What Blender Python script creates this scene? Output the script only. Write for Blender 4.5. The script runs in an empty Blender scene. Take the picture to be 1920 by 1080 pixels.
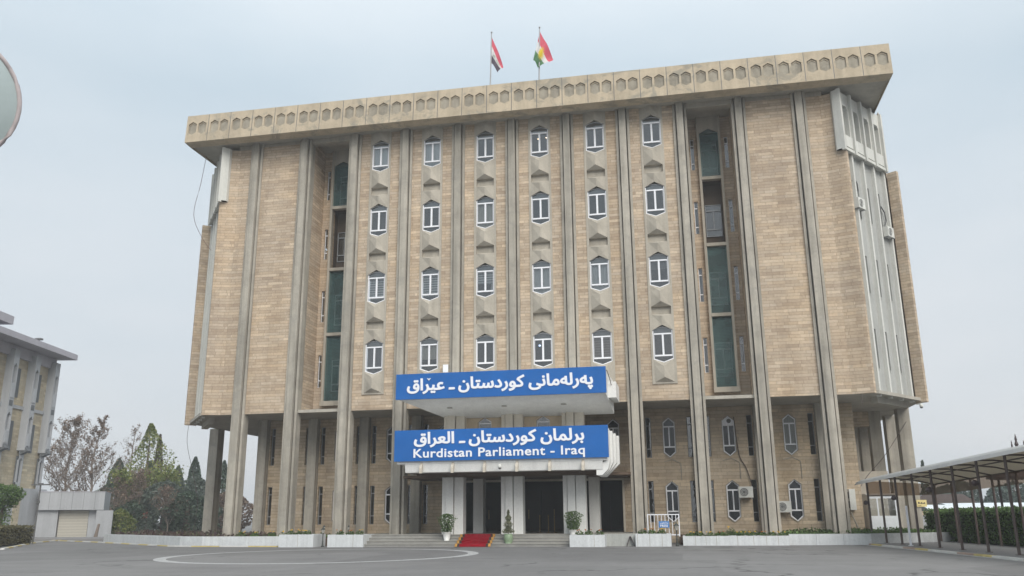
import bpy, math, random
from mathutils import Vector, Matrix
from mathutils.geometry import tessellate_polygon, delaunay_2d_cdt
R = math.radians
random.seed(7)
SC = bpy.context.scene
COL = SC.collection

# ------------------------------------------------------------------ camera, sky, sun, exposure
cam_d = bpy.data.cameras.new("camera")
cam = bpy.data.objects.new("camera", cam_d); COL.objects.link(cam)
right = Vector((0.98103972, 0.19363612, -0.00813108)); up = Vector((0.05793625, -0.25297598, 0.96573627)); fwd = Vector((-0.18494446, 0.94789673, 0.25939803))
m = Matrix((right, up, -fwd)).transposed().to_4x4(); m.translation = Vector((9.501, -49.135, 1.5))
cam.matrix_world = m
cam_d.sensor_width = 36; cam_d.lens = 30.035; cam_d.clip_start = 0.1; cam_d.clip_end = 6000
SC.camera = cam

world = bpy.data.worlds.new("World"); SC.world = world; world.use_nodes = True
wn = world.node_tree; wn.nodes.clear()
def wnode(t, **k):
    n = wn.nodes.new(t)
    for a, v in k.items(): setattr(n, a, v)
    return n
wo = wnode('ShaderNodeOutputWorld'); wb = wnode('ShaderNodeBackground')
sky = wnode('ShaderNodeTexSky', sky_type='NISHITA', sun_disc=False, sun_elevation=R(40), sun_rotation=R(147), dust_density=3.0)
tc = wnode('ShaderNodeTexCoord'); nz = wnode('ShaderNodeTexNoise'); mp = wnode('ShaderNodeMapping')
mp.inputs['Scale'].default_value = (1.2, 1.2, 4.0)
nz.inputs['Scale'].default_value = 1.9; nz.inputs['Detail'].default_value = 5; nz.inputs['Roughness'].default_value = 0.45
wn.links.new(tc.outputs['Generated'], mp.inputs[0]); wn.links.new(mp.outputs[0], nz.inputs['Vector'])
ov = wnode('ShaderNodeValToRGB')          # overcast layer: pale grey-blue cloud, thin and thick places
ov.color_ramp.elements[0].position = 0.36; ov.color_ramp.elements[0].color = (4.95, 5.8, 6.5, 1)
ov.color_ramp.elements[1].position = 0.66; ov.color_ramp.elements[1].color = (5.75, 6.4, 6.95, 1)
wn.links.new(nz.outputs['Fac'], ov.inputs[0])
mix = wnode('ShaderNodeMixRGB'); mix.inputs[0].default_value = 0.94
wn.links.new(sky.outputs[0], mix.inputs[1]); wn.links.new(ov.outputs[0], mix.inputs[2])
# cloud deck is thinner and greyer low down, brighter overhead
sx = wnode('ShaderNodeSeparateXYZ'); wn.links.new(tc.outputs['Generated'], sx.inputs[0])
rp = wnode('ShaderNodeValToRGB'); rp.color_ramp.elements[0].position = 0.0; rp.color_ramp.elements[0].color = (1.19, 1.075, 1.01, 1)
rp.color_ramp.elements[1].position = 0.9; rp.color_ramp.elements[1].color = (1.75, 1.68, 1.62, 1)
e = rp.color_ramp.elements.new(0.45); e.color = (1.0, 1.01, 1.01, 1)
wn.links.new(sx.outputs['Z'], rp.inputs[0])
mul = wnode('ShaderNodeMixRGB', blend_type='MULTIPLY'); mul.inputs[0].default_value = 1
wn.links.new(mix.outputs[0], mul.inputs[1]); wn.links.new(rp.outputs[0], mul.inputs[2])
wn.links.new(mul.outputs[0], wb.inputs['Color']); wb.inputs['Strength'].default_value = 0.063
wn.links.new(wb.outputs[0], wo.inputs[0])

sun_d = bpy.data.lights.new("sun", 'SUN'); sun_d.energy = 1.5; sun_d.angle = R(40); sun_d.color = (1.0, 0.95, 0.88)
sun = bpy.data.objects.new("sun", sun_d); COL.objects.link(sun)
sun.rotation_euler = Vector((-0.42, 0.66, -0.62)).to_track_quat('-Z', 'Y').to_euler()
SC.view_settings.view_transform = 'Standard'; SC.view_settings.look = 'None'
SC.view_settings.exposure = 1.0; SC.view_settings.gamma = 1

# ------------------------------------------------------------------ materials
def lin(r, g, b):
    f = lambda c: (c / 255 / 12.92) if c / 255 <= 0.04045 else ((c / 255 + 0.055) / 1.055) ** 2.4
    return (f(r), f(g), f(b), 1)
class NT:
    def __init__(s, name, rough=0.8, spec=0.3):
        s.m = bpy.data.materials.new(name); s.m.use_nodes = True; s.t = s.m.node_tree
        s.b = s.t.nodes['Principled BSDF']; s.b.inputs['Roughness'].default_value = rough; s.b.inputs['Specular IOR Level'].default_value = spec
        s.tc = s.n('ShaderNodeTexCoord')
    def n(s, t, **k):
        x = s.t.nodes.new(t)
        for a, v in k.items(): setattr(x, a, v)
        return x
    def l(s, a, b): s.t.links.new(a, b)
    def noise(s, scale, detail=4, rough=0.55, mapping=None, src='Object', dist=0.0):
        x = s.n('ShaderNodeTexNoise'); x.inputs['Scale'].default_value = scale; x.inputs['Detail'].default_value = detail
        x.inputs['Roughness'].default_value = rough; x.inputs['Distortion'].default_value = dist
        o = s.tc.outputs[src]
        if mapping:
            mp = s.n('ShaderNodeMapping'); mp.inputs['Scale'].default_value = mapping; s.l(o, mp.inputs[0]); o = mp.outputs[0]
        s.l(o, x.inputs['Vector']); return x.outputs['Fac']
    def ramp(s, fac, stops):
        x = s.n('ShaderNodeValToRGB'); r = x.color_ramp
        while len(r.elements) < len(stops): r.elements.new(0.5)
        for el, (p, c) in zip(r.elements, stops): el.position = p; el.color = c if len(c) == 4 else (*c, 1)
        s.l(fac, x.inputs[0]); return x.outputs['Color']
    def mixc(s, fac, a, b, blend='MIX'):
        x = s.n('ShaderNodeMixRGB', blend_type=blend)
        for i, v in ((0, fac), (1, a), (2, b)):
            if isinstance(v, (int, float)): x.inputs[i].default_value = v
            elif isinstance(v, tuple): x.inputs[i].default_value = v if len(v) == 4 else (*v, 1)
            else: s.l(v, x.inputs[i])
        return x.outputs[0]
    def color(s, c):
        if isinstance(c, tuple): s.b.inputs['Base Color'].default_value = c if len(c) == 4 else (*c, 1)
        else: s.l(c, s.b.inputs['Base Color'])
        return s
    def bump(s, h, strength=0.4, dist=0.02):
        x = s.n('ShaderNodeBump'); x.inputs['Strength'].default_value = strength; x.inputs['Distance'].default_value = dist
        s.l(h, x.inputs['Height']); s.l(x.outputs[0], s.b.inputs['Normal']); return s
G = lambda v: (v, v, v, 1)
def stone(name, c1, c2, mort, w=0.72, h=0.185, grey=0.0):
    t = NT(name, 0.85, 0.2)
    uv = t.tc.outputs['UV']
    br = t.n('ShaderNodeTexBrick', offset=0.41, offset_frequency=2, squash=1.5, squash_frequency=3)
    br.inputs['Scale'].default_value = 1; br.inputs['Brick Width'].default_value = w; br.inputs['Row Height'].default_value = h
    br.inputs['Mortar Size'].default_value = 0.011; br.inputs['Mortar Smooth'].default_value = 0.3; br.inputs['Bias'].default_value = -0.1
    br.inputs['Color1'].default_value = c1; br.inputs['Color2'].default_value = c2; br.inputs['Mortar'].default_value = mort
    t.l(uv, br.inputs['Vector'])
    # a second, longer bond breaks up the pattern: some stones run on, some are pale or rusty
    b2 = t.n('ShaderNodeTexBrick', offset=0.31, offset_frequency=3, squash=0.7, squash_frequency=5)
    b2.inputs['Scale'].default_value = 1; b2.inputs['Brick Width'].default_value = w * 1.37; b2.inputs['Row Height'].default_value = h
    b2.inputs['Mortar Size'].default_value = 0.0; b2.inputs['Color1'].default_value = G(0.0); b2.inputs['Color2'].default_value = G(1.0)
    t.l(uv, b2.inputs['Vector'])
    v = t.ramp(b2.outputs['Color'], [(0.0, (0.86, 0.83, 0.81)), (0.25, (0.95, 0.92, 0.88)), (0.6, (1.0, 1.0, 1.0)), (0.85, (1.06, 1.02, 0.96)), (1.0, (1.16, 1.15, 1.11))])
    c = t.mixc(1.0, br.outputs['Color'], v, 'MULTIPLY')
    big = t.ramp(t.noise(0.22, 4, 0.6), [(0.3, (0.86, 0.86, 0.88)), (0.5, (1, 1, 1)), (0.7, (1.07, 1.03, 0.97))])
    c = t.mixc(1.0, c, big, 'MULTIPLY')
    st = t.ramp(t.noise(0.9, 3, 0.5, (1.0, 1.0, 0.06)), [(0.33, (0.82, 0.80, 0.78)), (0.55, (1, 1, 1))])
    c = t.mixc(0.8, c, st, 'MULTIPLY')
    fine = t.ramp(t.noise(7, 3, 0.6), [(0.3, (0.9, 0.9, 0.9)), (0.7, (1.08, 1.08, 1.08))])
    c = t.mixc(1.0, c, fine, 'MULTIPLY')
    t.color(c); t.bump(t.mixc(0.3, br.outputs['Fac'], t.noise(9, 3), 'SUBTRACT'), -0.5, 0.02)
    return t.m
def concrete(name, c, var=0.16, streak=0.2, rough=0.85, scale=1.0, blot=0.0, blotc=(0.16, 0.165, 0.16, 1)):
    t = NT(name, rough, 0.25)
    a = t.ramp(t.noise(0.7 * scale, 5, 0.65), [(0.28, G(1 - var)), (0.5, G(1.0)), (0.72, G(1 + var * 0.7))])
    s = t.ramp(t.noise(2.2 * scale, 4, 0.6, (1, 1, 0.05)), [(0.3, G(1 - streak)), (0.6, G(1.03))])
    f = t.ramp(t.noise(11, 4, 0.7), [(0.3, G(0.92)), (0.7, G(1.06))])
    x = t.mixc(1.0, c, a, 'MULTIPLY'); x = t.mixc(1.0, x, s, 'MULTIPLY'); x = t.mixc(1.0, x, f, 'MULTIPLY')
    if blot:
        bl = t.ramp(t.noise(0.55, 6, 0.75, (1, 1, 1.2), dist=1.2), [(0.53, G(0)), (0.62, G(blot))])
        x = t.mixc(bl, x, blotc)
    t.color(x); t.bump(t.noise(6, 5, 0.7), 0.25, 0.01)
    return t.m
def plain(name, c, rough=0.5, spec=0.4, var=0.06, metal=0.0, scale=3.0):
    t = NT(name, rough, spec); t.b.inputs['Metallic'].default_value = metal
    t.color(t.mixc(1.0, c, t.ramp(t.noise(scale, 4, 0.6), [(0.3, G(1 - var)), (0.7, G(1 + var))]), 'MULTIPLY'))
    return t.m
def leafy(name, dark, mid, light, rough=0.6):
    t = NT(name, rough, 0.2); g = t.n('ShaderNodeNewGeometry')
    c = t.ramp(g.outputs['Random Per Island'], [(0.0, dark), (0.5, mid), (1.0, light)])
    cl = t.ramp(t.noise(0.8, 4, 0.6), [(0.32, G(0.55)), (0.65, G(1.35))])
    t.color(t.mixc(1.0, c, cl, 'MULTIPLY'))
    tr = t.n('ShaderNodeBsdfTranslucent'); t.l(c, tr.inputs['Color'])
    mx = t.n('ShaderNodeMixShader'); mx.inputs[0].default_value = 0.25
    t.l(t.b.outputs[0], mx.inputs[1]); t.l(tr.outputs[0], mx.inputs[2]); t.l(mx.outputs[0], t.t.nodes['Material Output'].inputs[0])
    return t.m
def glassy(name, tint=(0.74, 0.78, 0.80, 1), refl=0.13):
    t = NT(name); tr = t.n('ShaderNodeBsdfTransparent'); tr.inputs[0].default_value = tint
    gl = t.n('ShaderNodeBsdfGlossy'); gl.inputs['Roughness'].default_value = 0.03; gl.inputs['Color'].default_value = G(0.9)
    fr = t.n('ShaderNodeFresnel'); fr.inputs[0].default_value = 1.5
    ad = t.n('ShaderNodeMath', operation='ADD'); ad.inputs[1].default_value = refl; t.l(fr.outputs[0], ad.inputs[0])
    wob = t.n('ShaderNodeBump'); wob.inputs['Strength'].default_value = 0.16; wob.inputs['Distance'].default_value = 0.05; t.l(t.noise(1.5, 2), wob.inputs['Height']); t.l(wob.outputs[0], gl.inputs['Normal'])
    mx = t.n('ShaderNodeMixShader'); t.l(ad.outputs[0], mx.inputs[0]); t.l(tr.outputs[0], mx.inputs[1]); t.l(gl.outputs[0], mx.inputs[2])
    t.l(mx.outputs[0], t.t.nodes['Material Output'].inputs[0]); t.t.nodes.remove(t.b); return t.m
def slats(name, a, b, n=14, axis='Z'):
    t = NT(name, 0.7, 0.2); w = t.n('ShaderNodeTexWave', bands_direction=axis); w.inputs['Scale'].default_value = n * 0.314 / 2; w.inputs['Distortion'].default_value = 0.3
    t.l(t.tc.outputs['Object'], w.inputs['Vector']); t.color(t.ramp(w.outputs['Fac'], [(0.35, a), (0.6, b)])); return t.m
def emit(name, c, s):
    t = NT(name); t.b.inputs['Emission Color'].default_value = c; t.b.inputs['Emission Strength'].default_value = s; t.color((0.8, 0.8, 0.8, 1)); return t.m

M = {}
M['brick'] = stone('sandstone_courses', (0.44, 0.358, 0.272, 1), (0.55, 0.462, 0.362, 1), (0.29, 0.23, 0.175, 1))
M['brick_low'] = stone('sandstone_lower', (0.47, 0.39, 0.29, 1), (0.57, 0.48, 0.365, 1), (0.31, 0.25, 0.185, 1), 0.8, 0.20)
M['conc'] = concrete('pillar_concrete', (0.40, 0.37, 0.315, 1), 0.22, 0.36, blot=0.35, blotc=(0.24, 0.23, 0.21, 1))
M['conc_win'] = concrete('window_concrete', (0.41, 0.375, 0.315, 1), 0.16, 0.16)
M['fascia'] = concrete('cornice_concrete', (0.47, 0.395, 0.29, 1), 0.18, 0.14, blot=0.8, blotc=(0.27, 0.25, 0.205, 1))
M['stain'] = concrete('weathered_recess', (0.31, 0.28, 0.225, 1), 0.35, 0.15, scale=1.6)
M['white_conc'] = concrete('white_concrete', (0.60, 0.60, 0.56, 1), 0.08, 0.14)
M['grey_conc'] = concrete('mid_grey_concrete', (0.40, 0.41, 0.39, 1), 0.12, 0.2)  # mid grey for the loggia backs and the platform edge
M['fin_grey'] = concrete('shadow_gap_concrete', (0.40, 0.405, 0.385, 1), 0.10, 0.2)  # grey concrete, darkened so the shadow gaps between ribs sit in the colour
M['soffit'] = concrete('soffit_concrete', (0.40, 0.375, 0.325, 1), 0.15, 0.1)
M['dark_soffit'] = concrete('dark_brown_soffit', (0.12, 0.085, 0.06, 1), 0.15, 0.1)  # dark brown tone for the canopy underside
M['white_paint'] = concrete('white_painted_render', (0.73, 0.73, 0.71, 1), 0.05, 0.08, 0.6)
M['beige'] = concrete('beige_render', (0.50, 0.40, 0.28, 1), 0.06, 0.08, 0.8)
M['beige_lt'] = concrete('pale_render', (0.56, 0.51, 0.43, 1), 0.06, 0.08, 0.8)
M['marble'] = concrete('white_marble', (0.58, 0.60, 0.61, 1), 0.10, 0.10, 0.45, 2.5, blot=0.3, blotc=(0.42, 0.43, 0.44, 1))
M['alu'] = plain('white_aluminium', (0.80, 0.81, 0.84, 1), 0.35, 0.5, 0.03)
M['glass'] = glassy('window_glass')
M['glass_low'] = glassy('shaded_window_glass', (0.62, 0.66, 0.68, 1), 0.0)  # copy of the window glass with the overhang's shade put into its tint
M['topback'] = plain('added_toplight_grey', (0.20, 0.21, 0.21, 1), 0.8)  # mid grey standing in for the paler reflection in the top lights
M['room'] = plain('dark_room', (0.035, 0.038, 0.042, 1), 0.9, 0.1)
M['curtain'] = slats('pale_curtain', (0.50, 0.52, 0.52, 1), (0.62, 0.64, 0.64, 1), 26, 'X')
M['curtain_b'] = slats('beige_curtain', (0.44, 0.42, 0.36, 1), (0.52, 0.50, 0.44, 1), 20, 'X')
M['blind'] = slats('striped_blind', (0.26, 0.27, 0.28, 1), (0.62, 0.64, 0.64, 1), 13, 'Z')
M['blind_b'] = slats('brown_blind', (0.21, 0.17, 0.14, 1), (0.30, 0.25, 0.22, 1), 13, 'Z')
M['vblind'] = slats('dim_vertical_blind', (0.10, 0.10, 0.11, 1), (0.15, 0.15, 0.16, 1), 30, 'X')
def mesh_screen():
    t = NT('teal_metal_mesh', 0.5, 0.4); w = t.n('ShaderNodeTexBrick', offset=0.5); w.inputs['Scale'].default_value = 1; w.inputs['Brick Width'].default_value = 0.09; w.inputs['Row Height'].default_value = 0.09
    w.inputs['Mortar Size'].default_value = 0.012; w.inputs['Color1'].default_value = (0.012, 0.046, 0.046, 1); w.inputs['Color2'].default_value = (0.026, 0.068, 0.068, 1); w.inputs['Mortar'].default_value = (0.08, 0.15, 0.145, 1)
    t.l(t.tc.outputs['UV'], w.inputs['Vector']); c = t.mixc(1.0, w.outputs['Color'], t.ramp(t.noise(1.1, 3), [(0.3, G(0.7)), (0.7, G(1.35))]), 'MULTIPLY'); t.color(c); tr = t.n('ShaderNodeBsdfTransparent'); mx = t.n('ShaderNodeMixShader'); mx.inputs[0].default_value = 0.3; t.l(t.b.outputs[0], mx.inputs[1]); t.l(tr.outputs[0], mx.inputs[2]); t.l(mx.outputs[0], t.t.nodes['Material Output'].inputs[0]); return t.m
M['mesh'] = mesh_screen()
M['teal_frame'] = plain('teal_frame', (0.16, 0.22, 0.20, 1), 0.6)
M['brown_room'] = plain('brown_recess', (0.10, 0.075, 0.055, 1), 0.8)
M['sign_blue'] = plain('blue_sign_sheet', (0.010, 0.115, 0.39, 1), 0.4, 0.3, 0.10, scale=0.5)
M['letter'] = plain('white_letter', (0.80, 0.81, 0.85, 1), 0.4, 0.4, 0.02)
M['letter_dark'] = plain('dark_letter', (0.04, 0.035, 0.03, 1), 0.5)
M['press_blue'] = plain('press_blue', (0.08, 0.22, 0.5, 1), 0.5)
M['yellow'] = plain('yellow_plate', (0.75, 0.62, 0.28, 1), 0.5)
M['kerb_y'] = concrete('yellow_kerb_paint', (0.55, 0.45, 0.20, 1), 0.25, 0.1)
M['kerb_w'] = concrete('white_kerb_paint', (0.62, 0.61, 0.58, 1), 0.18, 0.1)
M['kerb_red'] = concrete('pinkish_kerb', (0.42, 0.31, 0.26, 1), 0.18, 0.1)
M['step'] = concrete('grey_step_stone', (0.27, 0.265, 0.25, 1), 0.18, 0.1)
M['tread'] = concrete('pale_tread', (0.33, 0.32, 0.29, 1), 0.15, 0.05)
M['red'] = plain('red_carpet_pile', (0.21, 0.006, 0.014, 1), 0.95, 0.05, 0.15, scale=5)
M['gold'] = plain('gold_border', (0.42, 0.22, 0.05, 1), 0.8)
M['black'] = plain('black_border', (0.03, 0.02, 0.02, 1), 0.8)
M['brass'] = plain('brass', (0.20, 0.13, 0.05, 1), 0.4, 0.4, metal=0.5)
M['door'] = plain('dark_wood_door', (0.016, 0.010, 0.008, 1), 0.5, 0.3)
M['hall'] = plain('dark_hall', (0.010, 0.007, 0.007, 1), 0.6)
M['green_metal'] = plain('dark_lamp_metal', (0.05, 0.055, 0.05, 1), 0.5, 0.4)
M['lampglass'] = plain('frosted_lamp_glass', (0.35, 0.34, 0.30, 1), 0.2)
M['brown_metal'] = plain('brown_steel', (0.085, 0.062, 0.055, 1), 0.45, 0.4, 0.15)
M['dark_metal'] = plain('dark_iron', (0.06, 0.04, 0.042, 1), 0.5)
M['grey_metal'] = plain('grey_metal', (0.3, 0.31, 0.32, 1), 0.4)
def sheet_mat(name, c, tr_):
    m_ = concrete(name, c, 0.06, 0.05, 0.5); t_ = m_.node_tree; b_ = t_.nodes['Principled BSDF']; q = t_.nodes.new('ShaderNodeBsdfTranslucent'); x = t_.nodes.new('ShaderNodeMixShader'); x.inputs[0].default_value = tr_
    t_.links.new(b_.inputs['Base Color'].links[0].from_socket, q.inputs['Color']); t_.links.new(b_.outputs[0], x.inputs[1]); t_.links.new(q.outputs[0], x.inputs[2]); t_.links.new(x.outputs[0], t_.nodes['Material Output'].inputs[0]); return m_
M['sheet'] = sheet_mat('grey_white_roof_sheet', (0.60, 0.61, 0.61, 1), 0.4)
M['under'] = sheet_mat('cream_ceiling_sheet', (0.60, 0.53, 0.41, 1), 0.36)
M['whiteshed'] = concrete('white_shed_roof', (0.66, 0.71, 0.74, 1), 0.05, 0.05, 0.5)
M['plastic'] = plain('white_plastic', (0.62, 0.62, 0.58, 1), 0.4, 0.4)
M['panel_white'] = plain('white_sandwich_panel', (0.66, 0.69, 0.72, 1), 0.4)
M['ac_dark'] = plain('fan_grille', (0.12, 0.12, 0.12, 1), 0.5)
M['cable'] = plain('cable', (0.07, 0.05, 0.05, 1), 0.6)
M['rust'] = plain('rusty_cable', (0.16, 0.09, 0.08, 1), 0.6)
M['soil'] = plain('soil', (0.09, 0.06, 0.045, 1), 0.95, 0.1, 0.3)
M['pot_white'] = plain('white_pot', (0.66, 0.66, 0.64, 1), 0.4)
M['pot_green'] = plain('celadon_pot', (0.22, 0.30, 0.19, 1), 0.35)
M['bark'] = concrete('tree_bark', (0.15, 0.115, 0.095, 1), 0.25, 0.25)
M['bark_pale'] = concrete('pale_bark', (0.24, 0.20, 0.17, 1), 0.25, 0.2)
M['clad'] = concrete('grey_cladding', (0.42, 0.435, 0.455, 1), 0.06, 0.12)
M['clad_lilac'] = concrete('lilac_grey_fascia', (0.43, 0.42, 0.46, 1), 0.06, 0.08)
M['clad_dark'] = concrete('dark_grey_recess', (0.14, 0.15, 0.16, 1), 0.1, 0.1)
M['brick_yellow'] = stone('yellow_brick', (0.46, 0.415, 0.32, 1), (0.53, 0.485, 0.38, 1), (0.38, 0.345, 0.27, 1), 0.6, 0.22)
M['shutter'] = slats('cream_shutter', (0.44, 0.42, 0.37, 1), (0.50, 0.48, 0.42, 1), 8, 'Z')
M['mirror_face'] = plain('grey_green_disc', (0.36, 0.42, 0.42, 1), 0.25, 0.6, 0.08, scale=2)  # flat grey green put in for the sky a mirror would reflect
M['mirror_rim'] = plain('pale_pink_rim', (0.42, 0.37, 0.37, 1), 0.5, 0.4, 0.25, scale=9)
M['lf_green'] = leafy('green_leaves', (0.045, 0.085, 0.028, 1), (0.085, 0.145, 0.045, 1), (0.15, 0.22, 0.075, 1))
M['lf_hedge'] = leafy('hedge_leaves', (0.06, 0.105, 0.032, 1), (0.10, 0.17, 0.055, 1), (0.16, 0.245, 0.085, 1))
M['lf_dryhedge'] = leafy('dry_hedge_leaves', (0.08, 0.075, 0.04, 1), (0.12, 0.11, 0.055, 1), (0.16, 0.145, 0.08, 1))
M['lf_dark'] = leafy('cypress_needles', (0.05, 0.078, 0.055, 1), (0.075, 0.108, 0.075, 1), (0.115, 0.155, 0.105, 1))  # lightened green, distance haze worked into the colour
M['lf_blue'] = leafy('bluish_needles', (0.08, 0.105, 0.088, 1), (0.12, 0.15, 0.12, 1), (0.17, 0.20, 0.16, 1))  # greyer and lighter so the leaf colour carries some haze
M['lf_yellow'] = leafy('yellow_green_leaves', (0.09, 0.13, 0.03, 1), (0.17, 0.21, 0.06, 1), (0.28, 0.28, 0.10, 1))
M['lf_brown'] = leafy('withered_leaves', (0.13, 0.09, 0.07, 1), (0.20, 0.145, 0.115, 1), (0.29, 0.225, 0.17, 1))
M['lf_rust'] = leafy('rust_needles', (0.07, 0.048, 0.035, 1), (0.10, 0.072, 0.05, 1), (0.14, 0.10, 0.07, 1))
M['lf_purple'] = leafy('purplish_cover', (0.07, 0.045, 0.05, 1), (0.12, 0.08, 0.075, 1), (0.12, 0.13, 0.07, 1))
M['lf_pale'] = leafy('pale_conifer_leaves', (0.11, 0.13, 0.07, 1), (0.19, 0.20, 0.12, 1), (0.28, 0.28, 0.18, 1))
M['lf_far'] = leafy('far_tree_leaves', (0.05, 0.075, 0.06, 1), (0.075, 0.105, 0.085, 1), (0.115, 0.145, 0.12, 1))
M['fl_yellow'] = plain('yellow_petals', (0.70, 0.42, 0.03, 1), 0.7)
M['fl_orange'] = plain('rust_petals', (0.42, 0.14, 0.03, 1), 0.7)
M['fl_red'] = plain('red_petals', (0.36, 0.10, 0.08, 1), 0.7)
def asphalt():
    t = NT('asphalt', 0.9, 0.25)
    c = t.ramp(t.noise(0.13, 5, 0.6), [(0.3, (0.158, 0.154, 0.152)), (0.5, (0.182, 0.178, 0.175)), (0.72, (0.204, 0.20, 0.196))])
    p = t.ramp(t.noise(0.9, 4, 0.7, (1.0, 0.35, 1)), [(0.3, G(0.93)), (0.7, G(1.07))]); g = t.ramp(t.noise(45, 2, 0.7), [(0.3, G(0.85)), (0.7, G(1.15))])
    tr = t.ramp(t.noise(0.35, 2, 0.5, (0.25, 1.6, 1)), [(0.36, G(0.93)), (0.55, G(1.0))])
    c = t.mixc(1.0, t.mixc(1.0, t.mixc(1.0, c, p, 'MULTIPLY'), g, 'MULTIPLY'), tr, 'MULTIPLY')
    vo = t.n('ShaderNodeTexVoronoi', feature='DISTANCE_TO_EDGE'); vo.inputs['Scale'].default_value = 0.17; wp = t.n('ShaderNodeTexNoise'); wp.inputs['Scale'].default_value = 0.8; wp.inputs['Detail'].default_value = 5
    t.l(t.tc.outputs['Object'], wp.inputs['Vector']); ad = t.n('ShaderNodeVectorMath', operation='ADD'); sc_ = t.n('ShaderNodeVectorMath', operation='SCALE'); sc_.inputs['Scale'].default_value = 2.2; t.l(wp.outputs['Color'], sc_.inputs[0]); t.l(t.tc.outputs['Object'], ad.inputs[0]); t.l(sc_.outputs[0], ad.inputs[1]); t.l(ad.outputs[0], vo.inputs['Vector'])
    ck = t.ramp(vo.outputs['Distance'], [(0.0, G(0.45)), (0.008, G(0.6)), (0.02, G(1.0))]); msk = t.ramp(t.noise(0.11, 2), [(0.48, G(0)), (0.58, G(1))]); c = t.mixc(msk, c, t.mixc(1.0, c, ck, 'MULTIPLY'))
    oil = t.ramp(t.noise(0.55, 3, 0.5, dist=0.6), [(0.66, G(1.0)), (0.74, G(0.84))]); c = t.mixc(1.0, c, oil, 'MULTIPLY')
    pt = t.n('ShaderNodeTexVoronoi'); pt.inputs['Scale'].default_value = 0.07; pt.inputs['Randomness'].default_value = 0.8; pt.distance = 'CHEBYCHEV'; t.l(t.tc.outputs['Object'], pt.inputs['Vector']); bw = t.n('ShaderNodeRGBToBW'); t.l(pt.outputs['Color'], bw.inputs[0]); c = t.mixc(1.0, c, t.ramp(bw.outputs[0], [(0.25, G(0.9)), (0.35, G(1.0)), (0.7, G(1.0)), (0.8, G(1.07))]), 'MULTIPLY')
    t.color(c); t.bump(t.noise(60, 2), 0.3, 0.01); return t.m
M['asphalt'] = asphalt()
def worn(name, c, back):
    t = NT(name, 0.9, 0.2); w = t.ramp(t.noise(3.5, 5, 0.7), [(0.36, G(0)), (0.5, G(1))]); t.color(t.mixc(w, back, c)); return t.m
M['line'] = worn('worn_white_line', (0.40, 0.40, 0.395, 1), (0.27, 0.27, 0.27, 1))
M['line_edge'] = worn('road_edge_line', (0.46, 0.46, 0.44, 1), (0.22, 0.22, 0.22, 1))
M['pave'] = concrete('walkway_paving', (0.23, 0.225, 0.225, 1), 0.12, 0.0)
M['platform'] = concrete('platform_paving', (0.24, 0.24, 0.24, 1), 0.1, 0.0)

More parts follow.
